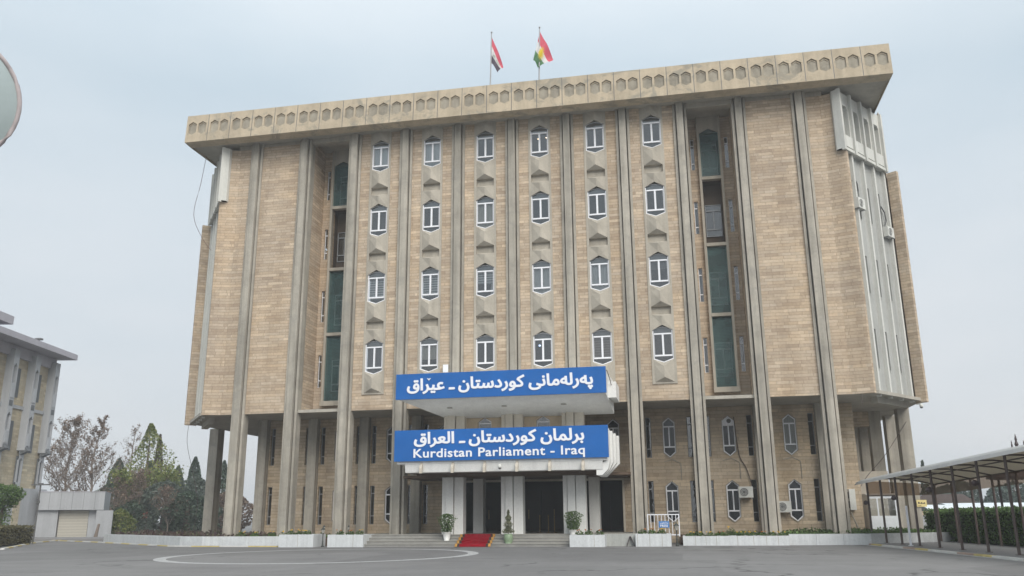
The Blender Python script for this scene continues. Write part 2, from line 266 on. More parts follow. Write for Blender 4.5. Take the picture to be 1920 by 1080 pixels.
# ------------------------------------------------------------------ mesh helpers
class MB:
    def __init__(s): s.v = []; s.f = []; s.mi = []; s.k = 0
    def mat(s, k): s.k = k; return s
    def face(s, pts):
        b = len(s.v); s.v += [tuple(p) for p in pts]; s.f.append(tuple(range(b, b + len(pts)))); s.mi.append(s.k)
    def box(s, x0, x1, y0, y1, z0, z1, fn=None):
        p = [(x, y, z) for z in (z0, z1) for y in (y0, y1) for x in (x0, x1)]
        if fn: p = [fn(*q) for q in p]
        b = len(s.v); s.v += [tuple(q) for q in p]
        for f in ((0, 2, 3, 1), (4, 5, 7, 6), (0, 1, 5, 4), (2, 6, 7, 3), (0, 4, 6, 2), (1, 3, 7, 5)): s.f.append(tuple(b + i for i in f)); s.mi.append(s.k)
        return s
    def prism(s, poly, h0, h1, fn=None):           # plan polygon extruded from h0 to h1; fn maps (a, b, h) to a point
        fn = fn or (lambda a, b, h: (a, b, h)); n = len(poly); b = len(s.v)
        s.v += [tuple(fn(x, y, h0)) for x, y in poly] + [tuple(fn(x, y, h1)) for x, y in poly]
        for i in range(n): j = (i + 1) % n; s.f.append((b + i, b + j, b + n + j, b + n + i)); s.mi.append(s.k)
        for o in (0, n):
            for t in tessellate_polygon([[Vector((x, y, 0)) for x, y in poly]]): s.f.append(tuple(b + o + i for i in t)); s.mi.append(s.k)
        return s
    def sheet(s, outline, holes, fn, depth=0.0):  # flat wall with real openings; fn(u, v, d) with d measured into the wall
        loops = [outline] + list(holes); flat = [p for L in loops for p in L]
        b = len(s.v); s.v += [tuple(fn(u, v, 0)) for u, v in flat]
        for t in tessellate_polygon([[Vector((u, v, 0)) for u, v in L] for L in loops]): s.f.append(tuple(b + i for i in t)); s.mi.append(s.k)
        if depth:
            for L in holes:
                for i in range(len(L)):
                    a, c = L[i], L[(i + 1) % len(L)]; s.face([fn(*a, 0), fn(*c, 0), fn(*c, depth), fn(*a, depth)])
        return s
    def tube(s, pts, rad, n=8, cap=True):
        pts = [Vector(p) for p in pts]; rad = rad if isinstance(rad, (list, tuple)) else [rad] * len(pts); rings = []
        for i, p in enumerate(pts):
            d = (pts[min(i + 1, len(pts) - 1)] - pts[max(i - 1, 0)]).normalized()
            a = d.cross(Vector((0, 0, 1)) if abs(d.z) < 0.9 else Vector((1, 0, 0))).normalized(); c = d.cross(a)
            b = len(s.v); s.v += [tuple(p + (a * math.cos(2 * math.pi * k / n) + c * math.sin(2 * math.pi * k / n)) * rad[i]) for k in range(n)]; rings.append(b)
        for r0, r1 in zip(rings, rings[1:]):
            for k in range(n): s.f.append((r0 + k, r0 + (k + 1) % n, r1 + (k + 1) % n, r1 + k)); s.mi.append(s.k)
        if cap:
            for r in (rings[0], rings[-1]): s.f.append(tuple(r + k for k in range(n))); s.mi.append(s.k)
        return s
    def lathe(s, prof, c=(0, 0, 0), n=16): return s.tube_rings([(c[0], c[1], c[2] + z) for r, z in prof], [r for r, z in prof], n)
    def tube_rings(s, pts, rad, n):
        rings = []
        for p, r in zip(pts, rad):
            b = len(s.v); s.v += [(p[0] + r * math.cos(2 * math.pi * k / n), p[1] + r * math.sin(2 * math.pi * k / n), p[2]) for k in range(n)]; rings.append(b)
        for r0, r1 in zip(rings, rings[1:]):
            for k in range(n): s.f.append((r0 + k, r0 + (k + 1) % n, r1 + (k + 1) % n, r1 + k)); s.mi.append(s.k)
        for r in (rings[0], rings[-1]): s.f.append(tuple(r + k for k in range(n))); s.mi.append(s.k)
        return s
    def leaf(s, p, size, rnd=random, up=0.0):
        a = Vector((rnd.gauss(0, 1), rnd.gauss(0, 1), rnd.gauss(0, 1) + up)).normalized(); b = a.cross(Vector((rnd.gauss(0, 1), rnd.gauss(0, 1), rnd.gauss(0, 1)))).normalized()
        w = size * rnd.uniform(0.6, 1.2); p = Vector(p); a = a * w; b = b * w * 0.6
        s.face([p - a, p + b * 0.9, p + a, p - b]); return s
    def build(s, name, mat=None, parent=None, smooth=False, mats=None):
        me = bpy.data.meshes.new(name); me.from_pydata(s.v, [], s.f); me.update()
        mats = mats or [mat]
        for x in mats: me.materials.append(x)
        if len(mats) > 1: me.polygons.foreach_set('material_index', s.mi)
        uv = me.uv_layers.new(name='UVMap'); Z = Vector((0, 0, 1)); buf = [0.0] * (2 * len(me.loops))
        for p in me.polygons:
            n = p.normal
            if abs(n.z) > 0.85: t = None
            else: t = Vector((-n.y, n.x, 0)).normalized()
            for li in p.loop_indices:
                co = me.vertices[me.loops[li].vertex_index].co
                if t is None: u, v = co.x, co.y
                else: u, v = co.x * t.x + co.y * t.y, co.z
                buf[2 * li] = u; buf[2 * li + 1] = v
        uv.data.foreach_set('uv', buf)
        if smooth: me.polygons.foreach_set('use_smooth', [True] * len(me.polygons))
        o = bpy.data.objects.new(name, me); COL.objects.link(o)
        if parent: o.parent = parent
        return o
def tag(o, label=None, cat=None, group=None, kind=None):
    if label: o['label'] = label
    if cat: o['category'] = cat
    if group: o['group'] = group
    if kind: o['kind'] = kind
    return o
def thing(name, label, cat, loc=(0, 0, 0), rz=0.0, group=None):
    o = bpy.data.objects.new(name, None); COL.objects.link(o); o.location = loc; o.rotation_euler = (0, 0, rz); o.empty_display_size = 0.3
    return tag(o, label, cat, group)
def copy_tree(o, parent=None):
    c = o.copy(); COL.objects.link(c)
    if parent: c.parent = parent
    for ch in o.children: copy_tree(ch, c)
    return c

# ------------------------------------------------------------------ ground, paving, kerbs
gm = MB(); gm.face([(-900, -900, 0), (900, -900, 0), (900, 900, 0), (-900, 900, 0)])
tag(gm.build('ground', M['asphalt']), kind='structure')
ring = MB(); N = 96; cx, cy = -5.9, -12.9
for i in range(N):
    a0, a1 = 2 * math.pi * i / N, 2 * math.pi * (i + 1) / N
    ring.face([(cx + r * math.cos(a) * 0.91, cy + r * math.sin(a) * 1.02, 0.004) for r, a in ((7.25, a0), (7.25, a1), (6.75, a1), (6.75, a0))])
tag(ring.build('road_marking', M['line']), kind='structure')

def strip_kerb(name, pts, w, h, mats, seg=1.6, mat_idx=None):
    mb = MB(); acc = 0; k = 0
    for (x0, y0), (x1, y1) in zip(pts, pts[1:]):
        L = math.hypot(x1 - x0, y1 - y0); n = max(1, round(L / seg)); tx, ty = (x1 - x0) / L, (y1 - y0) / L
        for i in range(n):
            mb.mat(k % len(mats)); k += 1
            a, b = L * i / n, L * (i + 1) / n - 0.015
            q = [(x0 + tx * s - ty * o, y0 + ty * s + tx * o) for s, o in ((a, 0), (b, 0), (b, w), (a, w))]
            mb.prism(q, 0, h)
    return tag(mb.build(name, mats=mats), kind='structure')
strip_kerb('kerb', [(-33.2, 8.6), (-20.8, -1.2), (-18.8, -1.95), (-13.2, -2.4)], 0.2, 0.06, [M['kerb_y'], M['kerb_w']], 1.7)
strip_kerb('kerb', [(-44.5, 16.5), (-33.2, 8.6)], 0.2, 0.06, [M['kerb_y'], M['kerb_w']], 1.7)
strip_kerb('kerb', [(-28.0, -6.0), (-36.5, 6.8), (-42.5, 19.0)], -0.2, 0.07, [M['kerb_w'], M['kerb_y']], 1.9)
# walkway pavement on the right with a painted kerb
wk = [(18.25, 1.9), (18.75, -3.0), (19.35, -9.0), (19.95, -15.0), (20.6, -21.5), (21.6, -30.0)]
mb = MB()
for (x0, y0), (x1, y1) in zip(wk, wk[1:]): mb.prism([(x0 + 0.2, y0), (x1 + 0.2, y1), (x1 + 7.5, y1), (x0 + 7.5, y0)], 0.0, 0.06)
tag(mb.build('pavement', M['pave']), kind='structure')
strip_kerb('kerb', [(a, b) for a, b in wk], 0.2, 0.07, [M['kerb_w'], M['kerb_red'], M['kerb_y'], M['kerb_w']], 1.5)
mb = MB()
for (x0, y0), (x1, y1) in zip(wk, wk[1:]): mb.face([(x0 - 0.02, y0, 0.004), (x1 - 0.02, y1, 0.004), (x1 - 0.26, y1, 0.004), (x0 - 0.26, y0, 0.004)])
tag(mb.build('road_marking', M['line_edge']), kind='structure')

# ------------------------------------------------------------------ the main building
W = 3.5; ZB = 7.84; ZT = 26.45; H = 4.432; Z0 = 25.54; WH = 2.25
B = thing('parliament_building', 'six storey tan stone office building with grey pillars and an overhanging cornice', 'building')
PX = [(n - 5) * W for n in range(11)]
# lower storeys, set back
YW = 3.8
low = lambda u, v, d: (u, YW + d, v)
def arch_loop(cx, hw, z0, z1, s=0.28): return [(cx - hw, z0 + s), (cx, z0), (cx + hw, z0 + s), (cx + hw, z1 - s), (cx, z1), (cx - hw, z1 - s)]
def rect(cx, hw, z0, z1): return [(cx - hw, z0), (cx + hw, z0), (cx + hw, z1), (cx - hw, z1)]
LOWZ = ((1.15, 3.50), (4.90, 7.28))
holes = []; arches = []; slotsL = []
for bx in (-15.75, -12.25, -8.75, 8.75, 12.25, 15.75):
    for z0, z1 in LOWZ: arches.append((bx, z0, z1))
for bx in (-5.25, 5.4): arches.append((bx, *LOWZ[1]))
for px in PX:
    if abs(px) < 6: continue
    for s in (-1, 1):
        if abs(px + s * 0.52) > 18.3 - (0 if px > 0 else 0.9): continue
        for z0, z1 in LOWZ:
            slotsL.append((px + s * 0.52, z0 + 0.0, z1 + 0.03))
ENT = [(-5.1, 0.0), (5.85, 0.0), (5.85, 3.62), (-5.1, 3.62)]
holes = [arch_loop(a, 0.36, z0, z1) for a, z0, z1 in arches] + [rect(a, 0.16, z0, z1) for a, z0, z1 in slotsL]
mb = MB()
mb.sheet([(-18.0, 0), (-5.1, 0), (-5.1, 3.62), (5.85, 3.62), (5.85, 0), (19.35, 0), (19.35, ZB), (-18.0, ZB)], holes, low, 0.28)
for x, w in ((-18.0, 1), (19.35, -1)): mb.face([(x, YW, 0), (x, YW + 12, 0), (x, YW + 12, ZB), (x, YW, ZB)])
mb.build('lower_wall', M['brick_low'], B)
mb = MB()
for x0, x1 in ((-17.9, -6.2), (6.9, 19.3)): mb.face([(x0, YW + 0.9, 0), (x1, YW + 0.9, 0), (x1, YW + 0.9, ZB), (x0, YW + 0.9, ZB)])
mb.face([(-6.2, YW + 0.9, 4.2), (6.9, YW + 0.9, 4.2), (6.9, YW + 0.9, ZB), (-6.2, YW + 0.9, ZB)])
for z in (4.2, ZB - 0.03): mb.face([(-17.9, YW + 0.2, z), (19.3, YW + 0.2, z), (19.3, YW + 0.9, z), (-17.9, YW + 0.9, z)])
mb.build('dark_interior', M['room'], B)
for px in PX:                                       # engaged piers between the slot windows
    if abs(px) < 6: continue
    MB().box(px - 0.3, px + 0.3, YW - 0.5, YW + 0.02, 0, ZB).build('wall_pier', M['conc'], B)
# window makers: frame mesh = the window, pane and blind are its sub-parts
def frame_ring(mb, loop, t, y0, y1, only=None):
    c = Vector((sum(p[0] for p in loop) / len(loop), sum(p[1] for p in loop) / len(loop)))
    hx = max(abs(p[0] - c.x) for p in loop); hz = max(abs(p[1] - c.y) for p in loop)
    inn = [(c.x + (p[0] - c.x) * (hx - t) / hx, c.y + (p[1] - c.y) * (hz - t) / hz) for p in loop]; n = len(loop)
    k0 = len(mb.v)
    for i in range(n):
        j = (i + 1) % n
        if only and i not in only: continue
        mb.face([(*loop[i], y0), (*loop[j], y0), (*inn[j], y0), (*inn[i], y0)]); mb.face([(*inn[i], y0), (*inn[j], y0), (*inn[j], y1), (*inn[i], y1)])
    for k in range(k0, len(mb.v)): x, z, y = mb.v[k]; mb.v[k] = (x, y, z)
def pane_of(loop, y, parent, mat=None):
    p = MB(); p.face([(x, y, z) for x, z in loop]); return p.build('pane', mat or M['glass'], parent)
def lower_window(bx, z0, z1, look):
    y = YW + 0.05; f = MB(); lp = arch_loop(bx, 0.355, z0 + 0.01, z1 - 0.01); frame_ring(f, lp, 0.055, y, y + 0.1)
    t1 = z1 - 0.55; t2 = z0 + 0.62
    f.box(bx - 0.3, bx + 0.3, y - 0.01, y + 0.06, t1 - 0.04, t1 + 0.04); f.box(bx - 0.3, bx + 0.3, y - 0.01, y + 0.06, t2 - 0.04, t2 + 0.04); f.box(bx - 0.035, bx + 0.035, y - 0.012, y + 0.058, t2 + 0.04, t1 - 0.04)
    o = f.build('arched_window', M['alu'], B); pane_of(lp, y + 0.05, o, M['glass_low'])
    if look in ('curtain', 'blind'):
        zc = t2 if look == 'curtain' else z0; c = MB(); c.face([(bx - 0.34, y + 0.14, zc), (bx + 0.34, y + 0.14, zc), (bx + 0.34, y + 0.14, z1 - 0.1), (bx - 0.34, y + 0.14, z1 - 0.1)]); c.build('curtain', M['curtain_b'] if look == 'blind' else M['vblind'], o)
    if look == 'fan':
        MB().prism([(bx - 0.3, t1 + 0.04), (bx + 0.3, t1 + 0.04), (bx + 0.3, z1 - 0.29), (bx, z1 - 0.06), (bx - 0.3, z1 - 0.29)], y - 0.004, y + 0.03, lambda a, b, h: (a, h, b)).build('blank_panel', M['letter'], o)
        MB().prism([(bx + 0.05 + 0.13 * math.cos(a * math.pi / 8), t1 + 0.24 + 0.13 * math.sin(a * math.pi / 8)) for a in range(16)], y - 0.05, y - 0.005, lambda a, b, h: (a, h, b)).build('extractor_fan', M['ac_dark'], o)
    return o
looks = {(8.75, 0): 'curtain', (8.75, 1): 'curtain', (12.25, 0): 'dark', (12.25, 1): 'fan', (15.75, 0): 'curtain', (-15.75, 0): 'curtain', (-8.75, 1): 'curtain', (15.75, 1): 'blind'}
for bx, z0, z1 in arches: lower_window(bx, z0, z1, looks.get((bx, 0 if z0 < 3 else 1), 'dark'))
for bx, z0, z1 in arches:                           # grey stone edging round each arched window
    mb = MB(); o_ = arch_loop(bx, 0.39, z0 - 0.035, z1 + 0.035, 0.29); i_ = arch_loop(bx, 0.362, z0 - 0.002, z1 + 0.002); n = 6
    for i in range(n):
        j = (i + 1) % n; P = lambda q, y: (q[0], y, q[1])
        mb.face([P(o_[i], YW - 0.05), P(o_[j], YW - 0.05), P(i_[j], YW - 0.05), P(i_[i], YW - 0.05)])
        mb.face([P(o_[i], YW - 0.05), P(o_[j], YW - 0.05), P(o_[j], YW + 0.01), P(o_[i], YW + 0.01)]); mb.face([P(i_[i], YW - 0.05), P(i_[j], YW - 0.05), P(i_[j], YW + 0.01), P(i_[i], YW + 0.01)])
    mb.build('window_surround', M['conc_win'], B)
def slot_window(sx, z0, z1, y, hw):
    f = MB(); lp = rect(sx, hw - 0.005, z0 + 0.005, z1 - 0.005); frame_ring(f, lp, 0.028, y, y + 0.08)
    for k in (0.22, 0.80): zz = z0 + (z1 - z0) * k; f.box(sx - hw + 0.02, sx + hw - 0.02, y - 0.004, y + 0.05, zz - 0.03, zz + 0.03)
    o = f.build('slot_window', M['grey_metal'] if y > 3 else M['alu'], B); pane_of(lp, y + 0.04, o); return o
for sx_, z0, z1 in slotsL: slot_window(sx_, z0, z1, YW + 0.2, 0.16)

# pillars: one running the full height at every bay line
def pillar(px, z0):
    pl = [(-0.42, 0.5), (-0.42, -0.12), (-0.275, -0.12), (-0.275, 0.16), (-0.205, 0.16), (-0.205, -0.30), (0.205, -0.30), (0.205, 0.16), (0.275, 0.16), (0.275, -0.12), (0.42, -0.12), (0.42, 0.5)]
    mb = MB(); mb.prism([(px + a, b) for a, b in pl], z0, ZT - 0.03)
    for z in range(1, 6): pass
    return mb.build('pillar', M['conc'], B)
for px in PX: pillar(px, 0.0)

# brick faces of the upper storeys
mb = MB()
def panel(x0, x1, z0, z1, y=0.0, t=0.5): mb.box(x0, x1, y, y + t, z0, z1)
ZP = 25.92
for s in (-1, 1):
    a, b = sorted((s * 14.42, s * 17.08)); panel(a, b, ZB, ZP - 0.12)
WX = [(i - 2.5) * W for i in range(6)]
for cx_ in WX:
    panel(cx_ - 1.33, cx_ - 0.70, ZB, 26.2); panel(cx_ + 0.70, cx_ + 1.33, ZB, 26.2)
    panel(cx_ - 0.70, cx_ + 0.70, ZB, 8.95)
mb.build('brick_panel', M['brick'], B)
mb = MB()                                           # concrete beams over the bays
for i in range(10):
    cx_ = (i - 4.5) * W
    z0 = 26.2 if 2 <= i <= 7 else (25.72 if i in (1, 8) else ZP - 0.12)
    mb.box(cx_ - 1.33, cx_ + 1.33, 0.06 if i not in (1, 8) else -0.04, 0.45, z0 + 0.002, ZT + 0.1)
for s in (-1, 1): a, b = sorted((s * 17.92, s * 18.9)); mb.box(a, b, 0.05, 0.4, 25.72, ZT + 0.1)
mb.build('top_beam', M['conc_win'], B)

# concrete window strips with folded panels
YS = -0.05
def zA(j): return Z0 - j * H
for cx_ in WX:
    strip = lambda u, v, d, c=cx_: (c + u, YS + d, v)
    hs = []
    for j in range(4):
        za, zb = zA(j), zA(j) - WH
        hs.append([(-0.58, zb + 0.2), (0, zb), (0.58, zb + 0.2), (0.58, za - 0.33), (0, za - 0.02), (-0.58, za - 0.33)])
        if j < 3: hs.append([(-0.56, zb - 1.60), (0.56, zb - 1.60), (0.56, zb - 1.12), (-0.56, zb - 1.12)])
    mb = MB(); top = 26.2; bot = zA(3) - WH - 1.22
    mb.sheet([(-0.70, bot), (0.70, bot), (0.70, top), (-0.70, top)], hs, strip, 0.26)
    for u in (-0.70, 0.70): mb.face([strip(u, bot, 0), strip(u, top, 0), strip(u, top, 0.2), strip(u, bot, 0.2)])
    for j in range(4):                              # closed niche backs
        if j < 3: zb = zA(j) - WH; mb.face([strip(-0.58, zb - 1.6, 0.2), strip(0.58, zb - 1.6, 0.2), strip(0.58, zb - 0.9, 0.2), strip(-0.58, zb - 0.9, 0.2)])
    p = 0.18; S = strip
    for j in range(4):
        za, zb = zA(j), zA(j) - WH
        # apron below the window: flush at the top, a shallow ridge standing out at the bottom
        l, r, b0 = -0.56, 0.56, zb - 1.12; pa = 0.27; h = pa * 0.7
        TL, TC, TR = S(l, zb + 0.17, -0.004), S(0, zb - 0.02, -0.004), S(r, zb + 0.17, -0.004); MC = S(0, zb - 0.25, -h); ML, MR = S(l, zb - 0.1, -0.004), S(r, zb - 0.1, -0.004)
        BL, BR = S(l, b0, -0.004), S(r, b0, -0.004); RC = S(0, b0 + 0.25, -pa)
        mb.face([TL, TC, MC]); mb.face([TL, MC, ML]); mb.face([TC, TR, MC]); mb.face([MC, TR, MR]); mb.face([ML, MC, RC, BL]); mb.face([MC, MR, BR, RC]); mb.face([BL, RC, BR])
        # hood above the window
        t0 = top - 0.06 if j == 0 else zA(j - 1) - WH - 1.61; b1 = za - 0.34
        TL, TC, TR = S(l, t0, -0.004), S(0, t0 - 0.12, -p), S(r, t0, -0.004); TB = S(0, t0 + 0.01, -0.004); BL, BR = S(l, b1, -0.004), S(r, b1, -0.004); RC = S(0, za - 0.06, -p * 0.55); AC = S(0, za, -0.004)
        mb.face([TL, TC, RC, BL]); mb.face([TC, TR, BR, RC]); mb.face([BL, RC, AC]); mb.face([RC, BR, AC]); mb.face([TL, TB, TC]); mb.face([TB, TR, TC])
    mb.build('window_strip', M['conc_win'], B)
KIND = ['cCdLdd', 'ddbddd', 'sShCCu', 'vqvedd']      # what shows behind each pane, row by row (q: long curtain)
KIND = [list(k) for k in KIND]; KIND[3] = ['v', 'q', 'd', 'e', 'n', 'd']
for j in range(4):
    for i, cx_ in enumerate(WX):
        za, zb = zA(j), zA(j) - WH; y = YS + 0.06; k = KIND[j][i]
        f = MB(); lp = [(cx_ - 0.575, zb + 0.205), (cx_, zb + 0.005), (cx_ + 0.575, zb + 0.205), (cx_ + 0.575, za - 0.335), (cx_, za - 0.03), (cx_ - 0.575, za - 0.335)]
        frame_ring(f, lp, 0.055, y, y + 0.12, (0, 1, 2, 5))
        t1 = za - 0.56; t2 = zb + 0.42
        f.tube([(cx_ + a, y + 0.01, za - 0.345 + 0.17 * (1 - (a / 0.56) ** 2)) for a in (-0.56, -0.42, -0.28, -0.14, 0, 0.14, 0.28, 0.42, 0.56)], 0.012, 4)
        f.box(cx_ - 0.5, cx_ + 0.5, y - 0.012, y + 0.07, t1 - 0.04, t1 + 0.04); f.box(cx_ - 0.5, cx_ + 0.5, y - 0.012, y + 0.07, t2 - 0.045, t2 + 0.045); f.box(cx_ - 0.035, cx_ + 0.035, y - 0.014, y + 0.068, t2 + 0.045, t1 - 0.04)
        for sx_ in (-1, 1):
            a, b = sorted((cx_ + sx_ * 0.035, cx_ + sx_ * 0.50)); c0, c1, q0, q1 = a, b, t2 + 0.045, t1 - 0.04
            f.box(c0 + 0.001, c0 + 0.02, y + 0.006, y + 0.06, q0 + 0.001, q1 - 0.001); f.box(c1 - 0.02, c1 - 0.001, y + 0.006, y + 0.06, q0 + 0.001, q1 - 0.001)
        o = f.build('window', M['alu'], B); pane_of(lp, y + 0.05, o)
        tb = MB(); tb.face([(cx_ - 0.57, y + 0.12, t1), (cx_ + 0.57, y + 0.12, t1), (cx_ + 0.57, y + 0.12, za - 0.33), (cx_, y + 0.12, za - 0.02), (cx_ - 0.57, y + 0.12, za - 0.33)]); tb.build('added_toplight_back', M['topback'], o)  # board added behind each top light to lighten its dark pane
        def hang(nm, mt, z0, z1, x0=-0.5, x1=0.5, yy=0.22):
            c = MB(); n = 8
            for q in range(n):
                xa, xb = cx_ + x0 + (x1 - x0) * q / n, cx_ + x0 + (x1 - x0) * (q + 1) / n; ya, yb = y + yy + 0.02 * (q % 2), y + yy + 0.02 * ((q + 1) % 2)
                c.face([(xa, ya, z0), (xb, yb, z0), (xb, yb, z1), (xa, ya, z1)])
            c.build(nm, M[mt], o)
        if k in 'cC': hang('curtain', 'curtain', t2 - 0.05 if k == 'c' else zb, za - 0.2)
        elif k == 'b': hang('curtain', 'curtain_b', zb + 0.1, za - 0.45)
        elif k in 'sS': hang('blind', 'blind', t2 - 0.1, t1 + 0.1)
        elif k == 'h': hang('blind', 'blind', t1 - 0.75, t1 + 0.1); hang('curtain', 'curtain', zb, t1, 0.28, 0.5, 0.3)
        elif k == 'u': hang('curtain', 'vblind', t1 - 0.5, t1 + 0.1)
        elif k == 'v': hang('curtain', 'vblind', zb + 0.1, t1 + 0.3)
        elif k == 'q': hang('curtain', 'curtain_b', t2 + 0.4, t1 + 0.1)
        elif k == 'n': hang('blind', 'blind_b', t2, t1 + 0.1)
        if k == 'L':
            for dx, dz in ((-0.15, -0.72), (0.38, -0.68), (-0.4, -1.95), (0.28, -1.9)): MB().lathe([(0.045, 0), (0.045, 0.02)], (cx_ + dx, y + 0.5, za + dz), 10).build('ceiling_light', M['warm_light'] if 'warm_light' in M else M.setdefault('warm_light', emit('warm_lamp', (1, 0.72, 0.45, 1), 3.0)), o)
        if k == 'e': MB().box(cx_ - 0.33, cx_ - 0.22, y + 0.5, y + 0.52, t1 - 0.3, t1 - 0.22).build('ceiling_light', M.setdefault('cool_light', emit('cool_lamp', (0.5, 0.7, 1, 1), 2.5)), o)
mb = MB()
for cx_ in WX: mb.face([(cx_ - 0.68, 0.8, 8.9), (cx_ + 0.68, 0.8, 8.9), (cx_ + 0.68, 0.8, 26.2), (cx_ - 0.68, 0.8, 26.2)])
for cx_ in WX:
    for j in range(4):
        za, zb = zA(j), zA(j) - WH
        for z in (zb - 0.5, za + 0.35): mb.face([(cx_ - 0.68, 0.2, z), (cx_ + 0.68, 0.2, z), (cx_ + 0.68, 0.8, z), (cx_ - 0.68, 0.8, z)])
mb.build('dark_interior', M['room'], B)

# tall balcony recesses at bays two and nine
YR = 2.3
for s in (-1, 1):
    cx_ = s * 12.25; back = lambda u, v, d, c=cx_: (c + u, YR + d, v)
    slots = [(a, z1 - 2.12, z1) for a in (-1.05, 1.05) for z1 in (24.68, 20.45, 16.13, 11.8)]
    mb = MB(); mb.sheet([(-1.36, 8.1), (1.36, 8.1), (1.36, ZT), (-1.36, ZT)], [rect(a, 0.12, z0, z1) for a, z0, z1 in slots] + [rect(0, 0.58, 8.8, 24.98)], back, 0.22)
    for u in (-1.36, 1.36): mb.face([(cx_ + u, 0.4, ZB), (cx_ + u, YR, ZB), (cx_ + u, YR, ZT), (cx_ + u, 0.4, ZT)])
    mb.build('recess_wall', M['brick'], B)
    MB().box(cx_ - 1.36, cx_ + 1.36, 0.42, YR, ZT - 0.25, ZT - 0.1).build('recess_ceiling', M['soffit'], B)
    mb = MB(); mb.box(cx_ - 1.36, cx_ + 1.36, YR - 0.12, YR + 0.3, ZB + 0.1, 8.3)
    mb.box(cx_ - 0.75, cx_ + 0.75, YR - 0.42, YR - 0.122, 8.45, 8.75)
    for u in (-1, 1): a, b = sorted((cx_ + u * 0.58, cx_ + u * 0.73)); mb.box(a, b, YR - 0.3, YR + 0.02, 8.75, 26.2)
    for z in (13.1, 17.5, 21.85): mb.box(cx_ - 0.58, cx_ + 0.58, YR - 0.34, YR + 0.02, z - 0.1, z + 0.1)
    mb.face([(cx_ + a, YR - 0.2, z) for a, z in ((-0.58, 24.95), (0, 25.25), (0.58, 24.95), (0.58, 26.2), (-0.58, 26.2))])
    mb.build('balcony_frame', M['conc_win'], B)
    for z0, z1, ap in ((8.76, 12.99, 0), (13.21, 17.39, 0), (21.96, 24.95, 0.3)):
        p_ = MB(); lp = [(-0.575, z0), (0.575, z0), (0.575, z1)] + ([(0, z1 + ap)] if ap else []) + [(-0.575, z1)]
        p_.face([(cx_ + a, YR - 0.14, z) for a, z in lp]); o = p_.build('mesh_screen', M['mesh'], B)
        g = MB(); 
        for u in (-1, 1): a, b = sorted((cx_ + u * 0.545, cx_ + u * 0.576)); g.box(a, b, YR - 0.18, YR - 0.12, z0 + 0.01, z1)
        g.build('screen_edge', M['teal_frame'], o)
    # balconies with a window behind; only the second from the top is open
    nb = MB(); nb.box(cx_ - 0.575, cx_ + 0.575, YR + 0.75, YR + 0.8, 8.7, 25.1); nb.box(cx_ - 0.6, cx_ - 0.575, YR + 0.22, YR + 0.75, 8.7, 25.1); nb.box(cx_ + 0.575, cx_ + 0.6, YR + 0.22, YR + 0.75, 8.7, 25.1)
    for z in (13.0, 17.4, 21.75): nb.box(cx_ - 0.574, cx_ + 0.574, YR + 0.03, YR + 0.74, z, z + 0.15)
    nb.build('open_balcony', M['brown_room'], B)
    for wz in (9.5, 13.9, 18.3, 22.4):
        f = MB(); lp = rect(cx_, 0.5, wz, wz + 2.1); frame_ring(f, lp, 0.05, YR + 0.68, YR + 0.74); f.box(cx_ - 0.45, cx_ + 0.45, YR + 0.66, YR + 0.7, wz + 0.42, wz + 0.5); f.box(cx_ - 0.45, cx_ + 0.45, YR + 0.66, YR + 0.7, wz + 1.65, wz + 1.73); f.box(cx_ - 0.03, cx_ + 0.03, YR + 0.655, YR + 0.7, wz + 0.5, wz + 1.65)
        o = f.build('balcony_window', M['alu'] if wz != 18.3 else M['grey_metal'], B); pane_of(lp, YR + 0.72, o)
    for a, z0, z1 in slots: slot_window(cx_ + a, z0, z1, YR + 0.12, 0.12)
    MB().box(cx_ - 1.3, cx_ + 1.3, YR + 0.9, YR + 0.95, 8.2, ZT - 0.3).build('dark_interior', M['room'], B)

